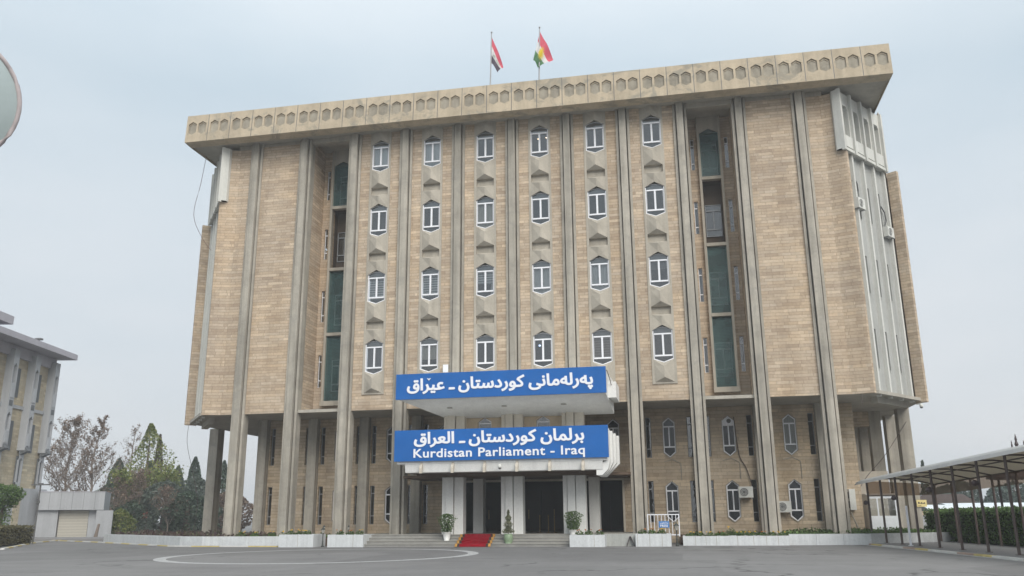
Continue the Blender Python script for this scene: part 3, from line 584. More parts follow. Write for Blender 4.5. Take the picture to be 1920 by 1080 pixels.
# corner bays: folded brick ends, splayed white fin walls, brick end fins
T = (0.602, 0.798); NN = (0.798, -0.602)
for s in (-1, 1):
    ch = lambda a, o, z: (s * (20.0 + T[0] * a + NN[0] * o), 0.09 + T[1] * a + NN[1] * o, z)
    mb = MB(); Q = lambda pts: [(s * x, y) for x, y in pts]
    mb.prism(Q([(17.92, 0.0), (18.75, 0.0), (19.82, -0.36), (19.95, -0.2), (19.7, 0.35), (17.92, 0.45)]), ZB, 22.05)
    mb.prism(Q([(17.92, 0.0), (18.75, 0.0), (19.3, -0.185), (19.42, -0.05), (19.3, 0.35), (17.92, 0.45)]), 22.05, 25.72)
    mb.build('brick_end', M['brick'], B)
    mb = MB(); mb.prism(Q([(22.95, 4.02), (23.43, 3.68), (23.6, 3.9), (23.12, 4.6)]), ZB - 0.1, 22.0); mb.prism(Q([(23.06, 4.58), (23.1, 4.6), (23.1, 34), (23.0, 34)]), ZB, ZT)
    mb.build('brick_end', M['brick'], B)
    mb = MB()
    lowp = lambda u, v, d: ch(u, -0.16 - d, v)
    win = [(u, z1) for u in (0.98, 2.33, 3.68) for z1 in (20.4, 15.9, 11.6)]
    mb.sheet([(-0.05, ZB), (4.85, ZB), (4.85, 22.3), (-0.05, 22.3)], [[(u - 0.17, z1 - 2.2), (u, z1 - 2.45), (u + 0.17, z1 - 2.2), (u + 0.17, z1), (u - 0.17, z1)] for u, z1 in win], lowp, 0.2)
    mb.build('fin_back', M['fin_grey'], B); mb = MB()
    for u in (0.45, 1.8, 3.15, 4.5):
        mb.box(u - 0.11, u + 0.07, -0.17, 0.04, ZB - 0.12, 21.98, ch); mb.box(u + 0.13, u + 0.22, -0.17, -0.08, ZB - 0.06, 21.98, ch)
        for z in (12.1, 16.5): mb.box(u - 0.115, u + 0.075, -0.1, 0.026, z, z + 0.03, ch)
    mb.build('fin_wall', M['white_conc'], B)
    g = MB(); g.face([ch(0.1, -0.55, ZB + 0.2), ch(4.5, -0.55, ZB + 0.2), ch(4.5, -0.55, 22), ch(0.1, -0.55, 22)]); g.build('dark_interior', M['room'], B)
    # projecting top storey of the splay
    mb = MB(); topw = lambda u, v, d: ch(u, 0.10 - d, v)
    ops = []
    for k in range(4):
        u0 = -0.72 + 1.305 * k; a, b = u0 + 0.3, u0 + 1.08; ops.append([(a, 22.95), (b, 22.95), (b, 24.75), (b - 0.14, 24.95), (a + 0.14, 24.95), (a, 24.75)])
    mb.sheet([(-0.78, 22.0), (4.6, 22.0), (4.6, 25.75), (-0.78, 25.75)], ops, topw, 0.4)
    mb.face([topw(-0.78, 22.0, 0), topw(4.6, 22.0, 0), topw(4.6, 22.0, 0.6), topw(-0.45, 22.0, 0.6), topw(-0.78, 22.0, 0.3)])
    for k in range(5):
        u = -0.72 + 1.305 * k; mb.box(u - 0.1, u + 0.08, 0.08, 0.28, 21.9, 25.78, ch); mb.box(u + 0.12, u + 0.19, 0.08, 0.2, 21.95, 25.75, ch)
    for k in range(4): u0 = -0.72 + 1.305 * k; mb.box(u0 + 0.22, u0 + 1.16, 0.08, 0.22, 21.95, 22.12, ch); mb.box(u0 + 0.25, u0 + 1.13, 0.08, 0.19, 22.22, 22.93, ch)
    mb.prism(Q([(19.33, -0.42), (19.58, -0.6), (19.66, -0.3), (19.43, 0.0), (19.31, -0.06)]), 22.0, 25.74)
    mb.box(-0.80, -0.76, -0.22, 0.1, 22.0, 25.75, ch); mb.box(4.58, 4.62, -0.7, 0.1, 22.0, 25.75, ch)
    mb.build('top_window_wall', M['white_conc'], B)
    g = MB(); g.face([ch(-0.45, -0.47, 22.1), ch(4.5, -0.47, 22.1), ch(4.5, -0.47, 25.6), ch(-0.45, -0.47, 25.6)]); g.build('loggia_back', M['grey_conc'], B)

# soffit under the upper block and cornice on top
mb = MB()
mb.prism([(-23.3, 4.0), (-20.1, -0.1), (-19.2, 0.05), (19.2, 0.05), (20.1, -0.1), (23.3, 4.0), (23.05, 34), (-23.05, 34)], ZB - 0.02, ZB + 0.16)
for s in (-1, 1):
    mb.prism([(s * x, y) for x, y in ((20.0, 1.55), (20.3, 1.35), (22.6, 4.4), (22.3, 4.7))], ZB - 0.35, ZB - 0.02)
mb.build('soffit', M['soffit'], B)
XC = 22.32; YC = -1.6; ZC0, ZC1 = 25.93, 27.9; ZS = 26.04; npan = 28; pw = 2 * XC / npan
fas = lambda u, v, d: (u, YC + d + (v - ZC0) * 0.055, v)
def hexloop(cx, z): return [(cx - 0.29, z + 0.2), (cx, z + 0.04), (cx + 0.29, z + 0.2), (cx + 0.29, z + 0.82), (cx, z + 1.0), (cx - 0.29, z + 0.82)]
hx = []
for i in range(npan):
    c0 = -XC + pw * (i + 0.5)
    for d in (-0.355, 0.355): hx.append(hexloop(c0 + d, ZC0 + 0.5))
mb = MB()
mb.sheet([(-XC, ZC0), (XC, ZC0), (XC, ZC1), (-XC, ZC1)], hx, fas, 0.09)
yb = lambda v: YC + (v - ZC0) * 0.055
for s in (-1, 1):
    mb.face([(s * XC, yb(ZC0), ZC0), (s * XC, yb(ZC1), ZC1), (s * XC, 36, ZC1), (s * XC, 36, ZC0)])
mb.face([(-XC, yb(ZC1), ZC1), (XC, yb(ZC1), ZC1), (XC, 36, ZC1), (-XC, 36, ZC1)])
mb.face([(-XC, YC, ZC0), (XC, YC, ZC0), (XC - 0.07, YC + 0.7, ZC0 - 0.10), (-XC + 0.07, YC + 0.7, ZC0 - 0.10)])
for s in (-1, 1): mb.face([(s * XC, YC, ZC0), (s * XC, 36, ZC0), (s * (XC - 0.07), 36, ZC0 - 0.10), (s * (XC - 0.07), YC + 0.7, ZC0 - 0.10)])
mb.face([(-XC + 0.07, YC + 0.7, ZC0 - 0.10), (XC - 0.07, YC + 0.7, ZC0 - 0.10), (XC - 0.07, YC + 0.7, ZS), (-XC + 0.07, YC + 0.7, ZS)])
for s in (-1, 1): mb.face([(s * (XC - 0.07), YC + 0.7, ZC0 - 0.10), (s * (XC - 0.07), 36, ZC0 - 0.10), (s * (XC - 0.07), 36, ZS), (s * (XC - 0.07), YC + 0.7, ZS)])
cmb = mb
mb = MB(); mb.face([(-XC + 0.07, YC + 0.7, ZS + 0.002), (XC - 0.07, YC + 0.7, ZS + 0.002), (XC - 0.07, 36, ZS + 0.002), (-XC + 0.07, 36, ZS + 0.002)]); csf = mb
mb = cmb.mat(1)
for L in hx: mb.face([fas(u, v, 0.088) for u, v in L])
mb.mat(0)                                           # inner raised outline of each hexagon
for L in hx:
    c = (sum(p[0] for p in L) / 6, sum(p[1] for p in L) / 6); i1 = [(c[0] + (u - c[0]) * 0.8, c[1] + (v - c[1]) * 0.86) for u, v in L]; i2 = [(c[0] + (u - c[0]) * 0.68, c[1] + (v - c[1]) * 0.78) for u, v in L]
    for k in (2, 3, 4, 5):
        j = (k + 1) % 6
        if k in (2, 5): continue
        mb.face([fas(*i1[k], 0.05), fas(*i1[j], 0.05), fas(*i2[j], 0.05), fas(*i2[k], 0.05)]); mb.face([fas(*i2[k], 0.05), fas(*i2[j], 0.05), fas(*i2[j], 0.088), fas(*i2[k], 0.088)])
mb.mat(2)
for i in range(1, npan): u = -XC + pw * i; mb.face([fas(u - 0.02, ZC0 + 0.01, -0.003), fas(u + 0.02, ZC0 + 0.01, -0.003), fas(u + 0.02, ZC1 - 0.01, -0.003), fas(u - 0.02, ZC1 - 0.01, -0.003)])
for q in (mb, csf): q.v = [(x + 0.28, y, z) for x, y, z in q.v]
cor = mb.build('cornice', parent=B, mats=[M['fascia'], M['stain'], M['ac_dark']]); csf.build('cornice_soffit', M['soffit'], cor)

# columns under the far corners and the colonnade on the east side
for x, y in ((-23.43, 7.5), (23.0, 7.5), (23.1, 11.4)):
    MB().prism([(x - 0.34, y), (x + 0.34, y), (x + 0.34, y + 0.85), (x - 0.34, y + 0.85)], 0, ZB).build('corner_column', M['conc'], B)
mb = MB(); mb.prism([(19.5, 8.5), (21.9, 8.5), (21.9, 20), (19.5, 20)], 0, 4.1); mb.build('terrace_wall', M['beige_lt'], B)
for x, y in ((21.52, 8.6), (21.52, 12), (21.52, 15.5)): MB().box(x - 0.34, x + 0.34, y, y + 0.8, 4.1, ZB).build('terrace_column', M['conc'], B)
MB().box(19.36, 21.17, 8.6, 9.2, 6.9, ZB).build('terrace_lintel', M['brick_low'], B)

# ------------------------------------------------------------------ entrance porch
mb = MB()
for k in range(4): z = 0.155 * (k + 1); mb.box(-9.2, 3.7 if k < 3 else 7.0, -2.75 + 0.36 * k, 3.9, z - 0.155 + (0.001 if k else 0), z - 0.03)
st = mb.build('entrance_steps', M['step'], B)
mb = MB()
for k in range(4): z = 0.155 * (k + 1); mb.box(-9.22, 3.72 if k < 3 else 7.02, -2.78 + 0.36 * k, -2.35 + 0.36 * k if k < 3 else 9.8, z - 0.03, z)
mb.build('tread', M['tread'], st)
MB().box(3.74, 6.98, -2.3, -1.72, 0, 0.61).build('platform_edge', M['grey_conc'], B)
PF = 0.62
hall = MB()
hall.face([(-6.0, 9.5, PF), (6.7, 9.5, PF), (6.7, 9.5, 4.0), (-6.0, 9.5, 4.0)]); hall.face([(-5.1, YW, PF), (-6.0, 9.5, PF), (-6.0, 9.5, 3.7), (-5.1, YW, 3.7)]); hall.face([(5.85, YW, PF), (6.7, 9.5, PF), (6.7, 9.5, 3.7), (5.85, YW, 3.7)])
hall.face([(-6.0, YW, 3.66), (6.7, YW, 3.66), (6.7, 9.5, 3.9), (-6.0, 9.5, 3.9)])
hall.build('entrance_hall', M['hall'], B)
for x0, x1 in ((-4.6, -2.6), (-1.7, -0.02), (0.02, 1.7), (2.6, 4.6)):
    d = MB(); d.box(x0, x1, 9.3, 9.4, PF, 3.2); 
    for a in (0.15, 0.55):
        d.box(x0 + 0.15, x1 - 0.15, 9.27, 9.3, PF + 0.2 + a * 2.5 - 0.2, PF + 1.1 + a * 2.2)
    o = d.build('door', M['door'], B); MB().box((x0 + x1) / 2 - 0.03, (x0 + x1) / 2 + 0.03, 9.18, 9.22, 1.4, 2.0).build('door_handle', M['brass'], o)
mb = MB(); 
for x in (-5.16, 5.88): mb.box(x - 0.06, x + 0.06, YW - 0.06, YW + 0.1, PF, 3.7)
mb.box(-5.22, 5.94, YW - 0.06, YW + 0.1, 3.62, 3.74); mb.build('entrance_surround', M['beige_lt'], B)
def cluster(x, y, z0, z1, mat, nm, d=0.8):
    mb = MB()
    for a, b, f in ((-0.62, -0.4, 0.14), (-0.36, 0.06, 0.0), (0.10, 0.62, 0.12)): mb.box(x + a, x + b, y + f, y + d, z0, z1)
    mb.box(x - 0.58, x + 0.58, y + 0.3, y + d - 0.1, z0, z1)
    return mb.build(nm, mat, B)
for x in (-3.42, 0.0, 3.5):
    cluster(x, -1.1, PF, 3.73, M['white_paint'], 'porch_column'); cluster(x, -0.9, 5.2, 7.9, M['beige_lt'], 'balcony_column')
for x in (-2.62, 4.3): MB().box(x - 0.3, x + 0.3, 1.9, 2.6, PF, 3.9).build('hall_column', M['white_paint'], B)
XL, XR = -5.95, 5.72; yf = -3.7
# lower canopy with white parapet, brackets and stepped side panels
mb = MB(); mb.prism([(XL + 0.1, yf), (XR - 0.1, yf), (XR - 0.1, -0.32), (XL + 0.1, -0.32)], 4.35, 6.1)
mb.prism([(yf + 0.02, 4.36), (-0.35, 4.36), (-0.35, 3.88), (yf + 0.45, 3.88), (yf + 0.12, 3.9)], XL + 0.55, XR - 0.35, lambda a, b, h: (h, a, b))
par = mb.build('canopy_parapet', M['white_paint'], B)
mb = MB()
for k in range(4):
    y0 = yf + 0.15 + k * 0.8
    for s, xx in ((1, XR - 0.1),):
        w_ = 0.12 + 0.11 * k; lp = [(0, 6.0 - 0.06 * k), (w_, 6.0 - 0.06 * k), (w_, 4.3), (0.02, 3.9), (-0.3, 3.6), (-0.6, 3.6), (-0.6, 4.0), (0, 4.4)]
        mb.prism(lp, y0, y0 + 0.4, lambda a, b, h, xx=xx, s=s: (xx + s * a, h, b))
mb.build('side_fin', M['white_paint'], par)
for k in range(6):
    x = -4.45 + k * 1.76; b = MB(); prof = [(0.0, 4.42), (-0.02, 4.3), (-0.16, 4.22), (-0.2, 4.1), (-0.2, 3.84), (-0.1, 3.84), (0.06, 4.1)]
    b.prism(prof, x - 0.07, x + 0.07, lambda a, c, h: (h, yf + a, c)); b.build('bracket', M['beige_lt'], par)
mb = MB(); mb.face([(XL + 0.6, yf + 0.5, 3.875), (XR - 0.4, yf + 0.5, 3.875), (XR - 0.4, -0.3, 3.87), (XL + 0.6, -0.3, 3.87)])
for k in range(6): mb.box(XL + 0.9, XR - 0.7, yf + 1.1 + 0.75 * k, yf + 1.2 + 0.75 * k, 3.74, 3.872)
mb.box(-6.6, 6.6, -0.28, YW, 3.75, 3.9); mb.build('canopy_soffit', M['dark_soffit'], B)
# upper canopy
mb = MB(); FA = [(XL + 0.12, yf, 7.86), (XR - 0.06, yf, 7.86), (XR + 0.1, -0.34, 7.12), (-3.95, -0.34, 7.12)]; FB = [(XL + 0.12, yf, 9.15), (XR - 0.06, yf, 9.15), (XR + 0.1, -0.34, 9.0), (-3.95, -0.34, 9.0)]
mb.face(FA); mb.face(FB)
for i in range(4): j = (i + 1) % 4; mb.face([FA[i], FA[j], FB[j], FB[i]])
mb.box(XR - 0.05, XR + 0.42, -2.6, -0.36, 7.75, 8.62); mb.build('upper_canopy', M['white_paint'], B)
for x in (-3.3, -0.15, 3.2): MB().lathe([(0.16, 0), (0.16, 0.05)], (x, -2.2, 7.5), 16).build('ceiling_light', M['lampglass'], B)
# beige wall between the canopies
wl = lambda u, v, d: (u, -0.3 + d, v)
hs = [arch_loop(a, 0.4, 5.2, 7.15, 0.25) for a in (-1.72, 1.72)]
mb = MB(); mb.sheet([(-3.3, 5.0), (3.4, 5.0), (3.4, 7.9), (-3.3, 7.9)], hs, wl, 0.25); mb.face([(-3.3, -0.3, 5), (-3.3, 3.8, 5), (-3.3, 3.8, 7.9), (-3.3, -0.3, 7.9)]); mb.face([(3.4, -0.3, 5), (3.4, 3.8, 5), (3.4, 3.8, 7.9), (3.4, -0.3, 7.9)]); mb.build('balcony_wall', M['beige'], B)
for a in (-1.72, 1.72):
    f = MB(); lp = arch_loop(a, 0.395, 5.21, 7.14, 0.25); frame_ring(f, lp, 0.05, -0.12, -0.04); f.box(a - 0.35, a + 0.35, -0.13, -0.08, 6.78, 6.84); o = f.build('arched_window', M['alu'], B); pane_of(lp, -0.08, o)
    MB().box(a - 0.5, a + 0.5, 0.3, 0.34, 5.0, 7.3).build('dark_interior', M['vblind'] if a > 0 else M['room'], B)

# ------------------------------------------------------------------ lettering
AR = {'پ': (0xFB56, 0xFB57, 0xFB58, 0xFB59), 'ە': (0xFEE9, 0xFEEA), 'ر': (0xFEAD, 0xFEAE), 'ل': (0xFEDD, 0xFEDE, 0xFEDF, 0xFEE0), 'م': (0xFEE1, 0xFEE2, 0xFEE3, 0xFEE4), 'ا': (0xFE8D, 0xFE8E), 'ن': (0xFEE5, 0xFEE6, 0xFEE7, 0xFEE8),
      'ی': (0xFEEF, 0xFEF0, 0xFEF3, 0xFEF4), 'ێ': (0xFEEF, 0xFEF0, 0xFEF3, 0xFEF4), 'ک': (0xFB8E, 0xFB8F, 0xFB90, 0xFB91), 'و': (0xFEED, 0xFEEE), 'د': (0xFEA9, 0xFEAA), 'س': (0xFEB1, 0xFEB2, 0xFEB3, 0xFEB4), 'ت': (0xFE95, 0xFE96, 0xFE97, 0xFE98),
      'ع': (0xFEC9, 0xFECA, 0xFECB, 0xFECC), 'ب': (0xFE8F, 0xFE90, 0xFE91, 0xFE92), 'ق': (0xFED5, 0xFED6, 0xFED7, 0xFED8), 'ه': (0xFEE9, 0xFEEA, 0xFEEB, 0xFEEC), 'ك': (0xFED9, 0xFEDA, 0xFEDB, 0xFEDC)}
def shape(t):
    out = []
    for i, c in enumerate(t):
        if c not in AR: out.append(c); continue
        f = AR[c]; pj = i > 0 and t[i - 1] in AR and len(AR[t[i - 1]]) == 4; nj = len(f) == 4 and i + 1 < len(t) and t[i + 1] in AR
        out.append(chr(f[(1 if pj else 0) + (2 if nj else 0)]))
    return ''.join(reversed(out))
def text_mesh(body, offset=0.0, extrude=0.05):
    """Letters as solid pieces: every outline is filled on its own (with its own holes), so overlapping strokes stay solid."""
    from mathutils.geometry import interpolate_bezier
    c = bpy.data.curves.new('lettering', 'FONT'); c.body = body; c.space_character = 1.07 if body.isascii() else 1.0; o = bpy.data.objects.new('lettering', c); COL.objects.link(o); bpy.context.view_layer.update()
    dg = bpy.context.evaluated_depsgraph_get(); oe = o.evaluated_get(dg); cu = oe.to_curve(dg); loops = []
    for sp in cu.splines:
        pts = []; bp = sp.bezier_points; n = len(bp)
        for i in range(n):
            p, q = bp[i], bp[(i + 1) % n]
            straight = (p.handle_right - p.co).length < 1e-5 and (q.handle_left - q.co).length < 1e-5
            seg = [p.co, q.co] if straight else interpolate_bezier(p.co, p.handle_right, q.handle_left, q.co, 6)
            pts += [(v[0], v[1]) for v in seg[:-1]]
        cl = [v for i, v in enumerate(pts) if math.dist(v, pts[i - 1]) > 1e-4]
        if len(cl) > 2: loops.append(cl)
    oe.to_curve_clear(); bpy.data.objects.remove(o)
    area = lambda L: sum(L[i - 1][0] * L[i][1] - L[i][0] * L[i - 1][1] for i in range(len(L))) / 2
    sgn = 1 if area(max(loops, key=lambda L: abs(area(L)))) > 0 else -1
    def grow(L):
        out = []; n = len(L); d = offset * sgn
        for i in range(n):
            e0 = Vector(L[i]) - Vector(L[i - 1]); e1 = Vector(L[(i + 1) % n]) - Vector(L[i]); e0.normalize(); e1.normalize()
            nn = Vector((e0.y + e1.y, -e0.x - e1.x)); k = nn.length
            nn = nn / k * min(1 / max(k / 2, 0.35), 1.8) if k > 1e-3 else Vector((e1.y, -e1.x)); out.append((L[i][0] + nn.x * d, L[i][1] + nn.y * d))
        return out
    rings = [grow(L) for L in loops]; flat = [Vector(p) for r_ in rings for p in r_]; edges = []; st_ = 0
    for r_ in rings: edges += [(st_ + i, st_ + (i + 1) % len(r_)) for i in range(len(r_))]; st_ += len(r_)
    co, _, tris, *_ = delaunay_2d_cdt(flat, edges, [], 0, 1e-5)
    box_ = [(min(p[0] for p in r_), max(p[0] for p in r_), min(p[1] for p in r_), max(p[1] for p in r_), r_) for r_ in rings]
    def winding(p):
        w_ = 0
        for x0, x1, y0, y1, r_ in box_:
            if not (x0 <= p[0] <= x1 and y0 <= p[1] <= y1): continue
            for i in range(len(r_)):
                (ax_, ay_), (bx_, by_) = r_[i - 1], r_[i]
                if (ay_ > p[1]) != (by_ > p[1]) and p[0] < (bx_ - ax_) * (p[1] - ay_) / (by_ - ay_) + ax_: w_ += 1 if by_ > ay_ else -1
        return w_
    keep = [t_ for t_ in tris if winding(((co[t_[0]].x + co[t_[1]].x + co[t_[2]].x) / 3, (co[t_[0]].y + co[t_[1]].y + co[t_[2]].y) / 3))]
    n = len(co); V = [(p.x, p.y, extrude) for p in co] + [(p.x, p.y, -extrude) for p in co]; F = [tuple(t_) for t_ in keep]; cnt = {}
    for t_ in keep:
        for i in range(3): k_ = tuple(sorted((t_[i], t_[(i + 1) % 3]))); cnt[k_] = cnt.get(k_, 0) + 1
    F += [(i, j, n + j, n + i) for (i, j), q in cnt.items() if q == 1]
    used = sorted({i for f_ in F for i in f_}); mp_ = {v: i for i, v in enumerate(used)}
    me = bpy.data.meshes.new('lettering'); me.from_pydata([V[i] for i in used], [], [tuple(mp_[i] for i in f_) for f_ in F]); me.update(); return me
def lettering(name, body, x0, x1, z0, z1, y, parent, mat, offset=0.02, depth=0.04):
    me = text_mesh(body, offset); xs = [v.co.x for v in me.vertices]; ys = [v.co.y for v in me.vertices]
    a, b, c, d = min(xs), max(xs), min(ys), max(ys)
    for v in me.vertices: p = v.co.copy(); v.co = (x0 + (p.x - a) / (b - a) * (x1 - x0), y - (p.z + 0.05) * depth * 10, z0 + (p.y - c) / (d - c) * (z1 - z0))
    me.materials.append(mat); o = bpy.data.objects.new(name, me); COL.objects.link(o); o.parent = parent; return o
def sign(label, z0l, z1l, ys=-3.86):
    t = thing('sign_board', label, 'sign'); mb = MB(); mb.prism([(XL - 0.02, z0l), (XR, z0l), (XR, z1l), (XL - 0.02, z1l)], ys, ys + 0.14, lambda a, b, h: (a, h, b)); mb.build('board', M['sign_blue'], t); return t
s1 = sign('upper blue sign board with one line of white Kurdish lettering', 7.86, 9.27)
lettering('lettering', shape('پەرلەمانی کوردستان ـ عێراق'), -5.32, 5.03, 8.06, 9.0, -3.865, s1, M['letter'], 0.032, 0.03)
v = MB(); vx, vz = -4.06, 8.86
v.prism([(vx - 0.11, vz + 0.13), (vx, vz), (vx + 0.11, vz + 0.13), (vx + 0.05, vz + 0.13), (vx, vz + 0.07), (vx - 0.05, vz + 0.13)], -3.905, -3.862, lambda a, b, h: (a, h, b)); v.build('lettering', M['letter'], s1)
s2 = sign('lower blue sign board with white Arabic and English lettering', 4.49, 6.16)
lettering('lettering', shape('برلمان کوردستان ـ العراق'), -4.85, 4.47, 5.2, 6.05, -3.865, s2, M['letter'], 0.032, 0.03)
lettering('lettering', 'Kurdistan Parliament - Iraq', -4.86, 4.48, 4.52, 5.14, -3.865, s2, M['letter'], 0.018, 0.03)

# ------------------------------------------------------------------ planters, pots, flowers, lamps at the forecourt
def flower(name, label, loc, r, h, petal, group, seed):
    rnd = random.Random(seed); t = thing(name, label, 'plant', loc, 0, group)
    mb = MB()
    for _ in range(int(150)):
        a = rnd.uniform(0, 6.28); q = r * math.sqrt(rnd.random()); mb.leaf((q * math.cos(a), q * math.sin(a), rnd.uniform(0.02, h) * (1 - 0.5 * (q / r) ** 2)), 0.05, rnd)
    mb.build('foliage', M['lf_green'], t)
    fb = MB()
    for _ in range(3):
        a = rnd.uniform(0, 6.28); q = r * rnd.uniform(0, 0.85); fb.lathe([(0.0, -0.02), (0.04, 0.0), (0.035, 0.025), (0.0, 0.035)], (q * math.cos(a), q * math.sin(a), h * rnd.uniform(0.85, 1.05)), 7)
    fb.build('blossom', M[petal], t); return t
def planter(label, x0, x1, y0, y1, h, joints=()):
    t = thing('marble_planter', label, 'planter', ((x0 + x1) / 2, (y0 + y1) / 2, 0)); w, d = (x1 - x0) / 2, (y1 - y0) / 2; mb = MB()
    mb.box(-w, w, -d, -d + 0.08, 0, h); mb.box(-w, w, d - 0.08, d, 0, h); mb.box(-w, -w + 0.08, -d + 0.08, d - 0.08, 0, h); mb.box(w - 0.08, w, -d + 0.08, d - 0.08, 0, h)
    o = mb.build('wall', M['marble'], t); MB().box(-w + 0.08, w - 0.08, -d + 0.08, d - 0.08, h - 0.15, h - 0.06).build('soil', M['soil'], t)
    j = MB()
    for k in joints: j.box(-w + k * 2 * w - 0.008, -w + k * 2 * w + 0.008, -d - 0.003, -d + 0.01, 0.01, h - 0.01)
    if joints: j.build('joint', M['stain'], o)
    return t
planter('square white marble planter left of the steps, nearest the low garden wall', -12.9, -10.85, -2.9, -1.2, 0.68, (0.55,))
planter('square white marble planter touching the left end of the entrance steps', -10.0, -7.92, -2.95, -1.2, 0.66, (0.72,))
planter('square white marble planter at the right end of the entrance steps', 3.5, 5.32, -3.4, -2.0, 0.6, (0.7,))
planter('square white marble planter in front of the white railing', 6.86, 8.66, -2.95, -1.2, 0.63, (0.06, 0.4, 0.75))
planter('long low white marble planter full of yellow flowers at the right', 9.25, 14.6, -1.6, 0.2, 0.48, (0.12, 0.22, 0.32, 0.52, 0.67, 0.79, 0.9))
fl = 'flower clumps in the planters'
k = 0
for px_, names in (((-9.5, -9.0, -8.5), ('rust coloured', 'leafy green', 'bright yellow')),):
    pass
def fset(xs, y, z, labels, petals, r=0.24, h=0.3):
    global k
    for x, lb, pe in zip(xs, labels, petals): k += 1; flower('flower_plant', lb, (x, y, z), r, h, pe, fl, k)
fset((-12.4, -11.9, -11.4), -2.5, 0.62, ('flower clump at the left end of the planter by the garden wall', 'flower clump in the middle of the planter by the garden wall', 'flower clump at the right end of the planter by the garden wall'), ('fl_yellow', 'fl_yellow', 'fl_yellow'))
fset((-9.45, -8.85, -8.3), -2.5, 0.6, ('rust flowers at the left of the planter beside the steps', 'green clump in the middle of the planter beside the steps', 'bright yellow flowers at the right of the planter beside the steps'), ('fl_orange', 'fl_orange', 'fl_yellow'))
fset((3.95, 4.45, 5.0), -2.9, 0.54, ('low green clump beside the round potted shrub', 'low green clump in the middle of the planter right of the steps', 'green clump at the right edge of the planter right of the steps'), ('fl_orange', 'fl_orange', 'fl_orange'))
fset((7.2, 7.7, 8.2), -2.5, 0.57, ('green clump at the left of the planter before the railing', 'rusty flowers in the middle of the planter before the railing', 'yellow flowers at the right of the planter before the railing'), ('fl_orange', 'fl_orange', 'fl_yellow'))
for i in range(10):
    x = 9.65 + i * 0.52; k += 1
    flower('flower_plant', 'marigold clump in the long low planter', (x, -1.1, 0.42), 0.27, 0.26 + (0.25 if i == 4 else 0), ('fl_yellow', 'fl_yellow', 'fl_yellow', 'fl_orange')[i % 4], 'marigolds in the long low planter', k)
# low walls with planted beds
def low_wall(label, pts, h, thick=0.25):
    t = thing('garden_wall', label, 'low wall', (0, 0, 0)); mb = MB()
    for (x0, y0), (x1, y1) in zip(pts, pts[1:]):
        L = math.hypot(x1 - x0, y1 - y0); n = max(1, round(L / 1.3)); tx, ty = (x1 - x0) / L, (y1 - y0) / L
        for i in range(n): a, b = L * i / n, L * (i + 1) / n - 0.012; mb.prism([(x0 + tx * s - ty * o, y0 + ty * s + tx * o) for s, o in ((a, 0), (b, 0), (b, thick), (a, thick))], 0, h)
    mb.build('wall', M['marble'], t); return t
low_wall('low pale marble garden wall along the left bed under the building', [(-32.6, 9.2), (-20.5, -0.4), (-18.6, -1.15), (-13.0, -1.6)], 0.56)
low_wall('low pale marble wall at the right bed towards the covered walkway', [(14.65, -1.2), (18.7, -1.0), (24.5, 3.0)], 0.55)
def bed(poly, z, label_mat, n, seed, size, hgt):
    rnd = random.Random(seed); mb = MB()
    xs = [p[0] for p in poly]; ys = [p[1] for p in poly]
    def inside(x, y):
        c = False
        for (x0, y0), (x1, y1) in zip(poly, poly[1:] + poly[:1]):
            if (y0 > y) != (y1 > y) and x < (x1 - x0) * (y - y0) / (y1 - y0) + x0: c = not c
        return c
    i = 0
    while i < n:
        x, y = rnd.uniform(min(xs), max(xs)), rnd.uniform(min(ys), max(ys))
        if inside(x, y):
            hh = hgt * (0.5 + 0.5 * math.sin(x * 1.3 + seed) * math.cos(y * 1.7 + x * 0.4)) + 0.06; mb.leaf((x, y, z + rnd.uniform(0, hh)), size, rnd); i += 1
    return tag(mb.build('ground_cover', label_mat), kind='stuff')
mb = MB(); mb.prism([(-32.5, 9.4), (-20.4, -0.2), (-18.5, -0.95), (-12.95, -1.4), (-10.0, -0.9), (-9.3, 3.75), (-19, 3.75), (-19, 12), (-33, 16)], 0.0, 0.44); tag(mb.build('soil_bed', M['soil']), kind='structure')
mb = MB(); mb.prism([(9.1, 0.3), (14.6, 0.3), (14.66, -1.0), (18.6, -0.8), (24.5, 3.2), (24.5, 8), (9.1, 3.75)], 0.0, 0.46); tag(mb.build('soil_bed', M['soil']), kind='structure')
bed([(-32.3, 9.6), (-20.4, 0.0), (-18.5, -0.8), (-15.4, -1.1), (-14, 1.2), (-19, 6.5), (-31, 14)], 0.44, M['lf_purple'], 5200, 3, 0.10, 0.34)
bed([(-18, 3.4), (-17.0, -0.9), (-13.2, -1.2), (-10.5, -0.2), (-10.5, 2.0), (-17, 3.6)], 0.44, M['lf_green'], 1100, 5, 0.08, 0.22)
bed([(14.7, -0.8), (18.5, -0.6), (24.3, 3.3), (24.3, 6), (14.7, 3.2)], 0.46, M['lf_hedge'], 3600, 9, 0.085, 0.30)
bed([(9.6, 0.5), (14.6, 0.7), (14.6, 2.6), (9.6, 2.6)], 0.44, M['lf_hedge'], 900, 10, 0.08, 0.2)
for i, (x, y) in enumerate(((-15.3, -1.05), (-14.2, -1.1), (-16.3, -0.9), (-13.5, -1.15))):
    k += 1; flower('flower_plant', 'yellow flowered clump in the left garden bed', (x, y, 0.44), 0.28, 0.38, 'fl_yellow', 'yellow flowers in the left bed', k)

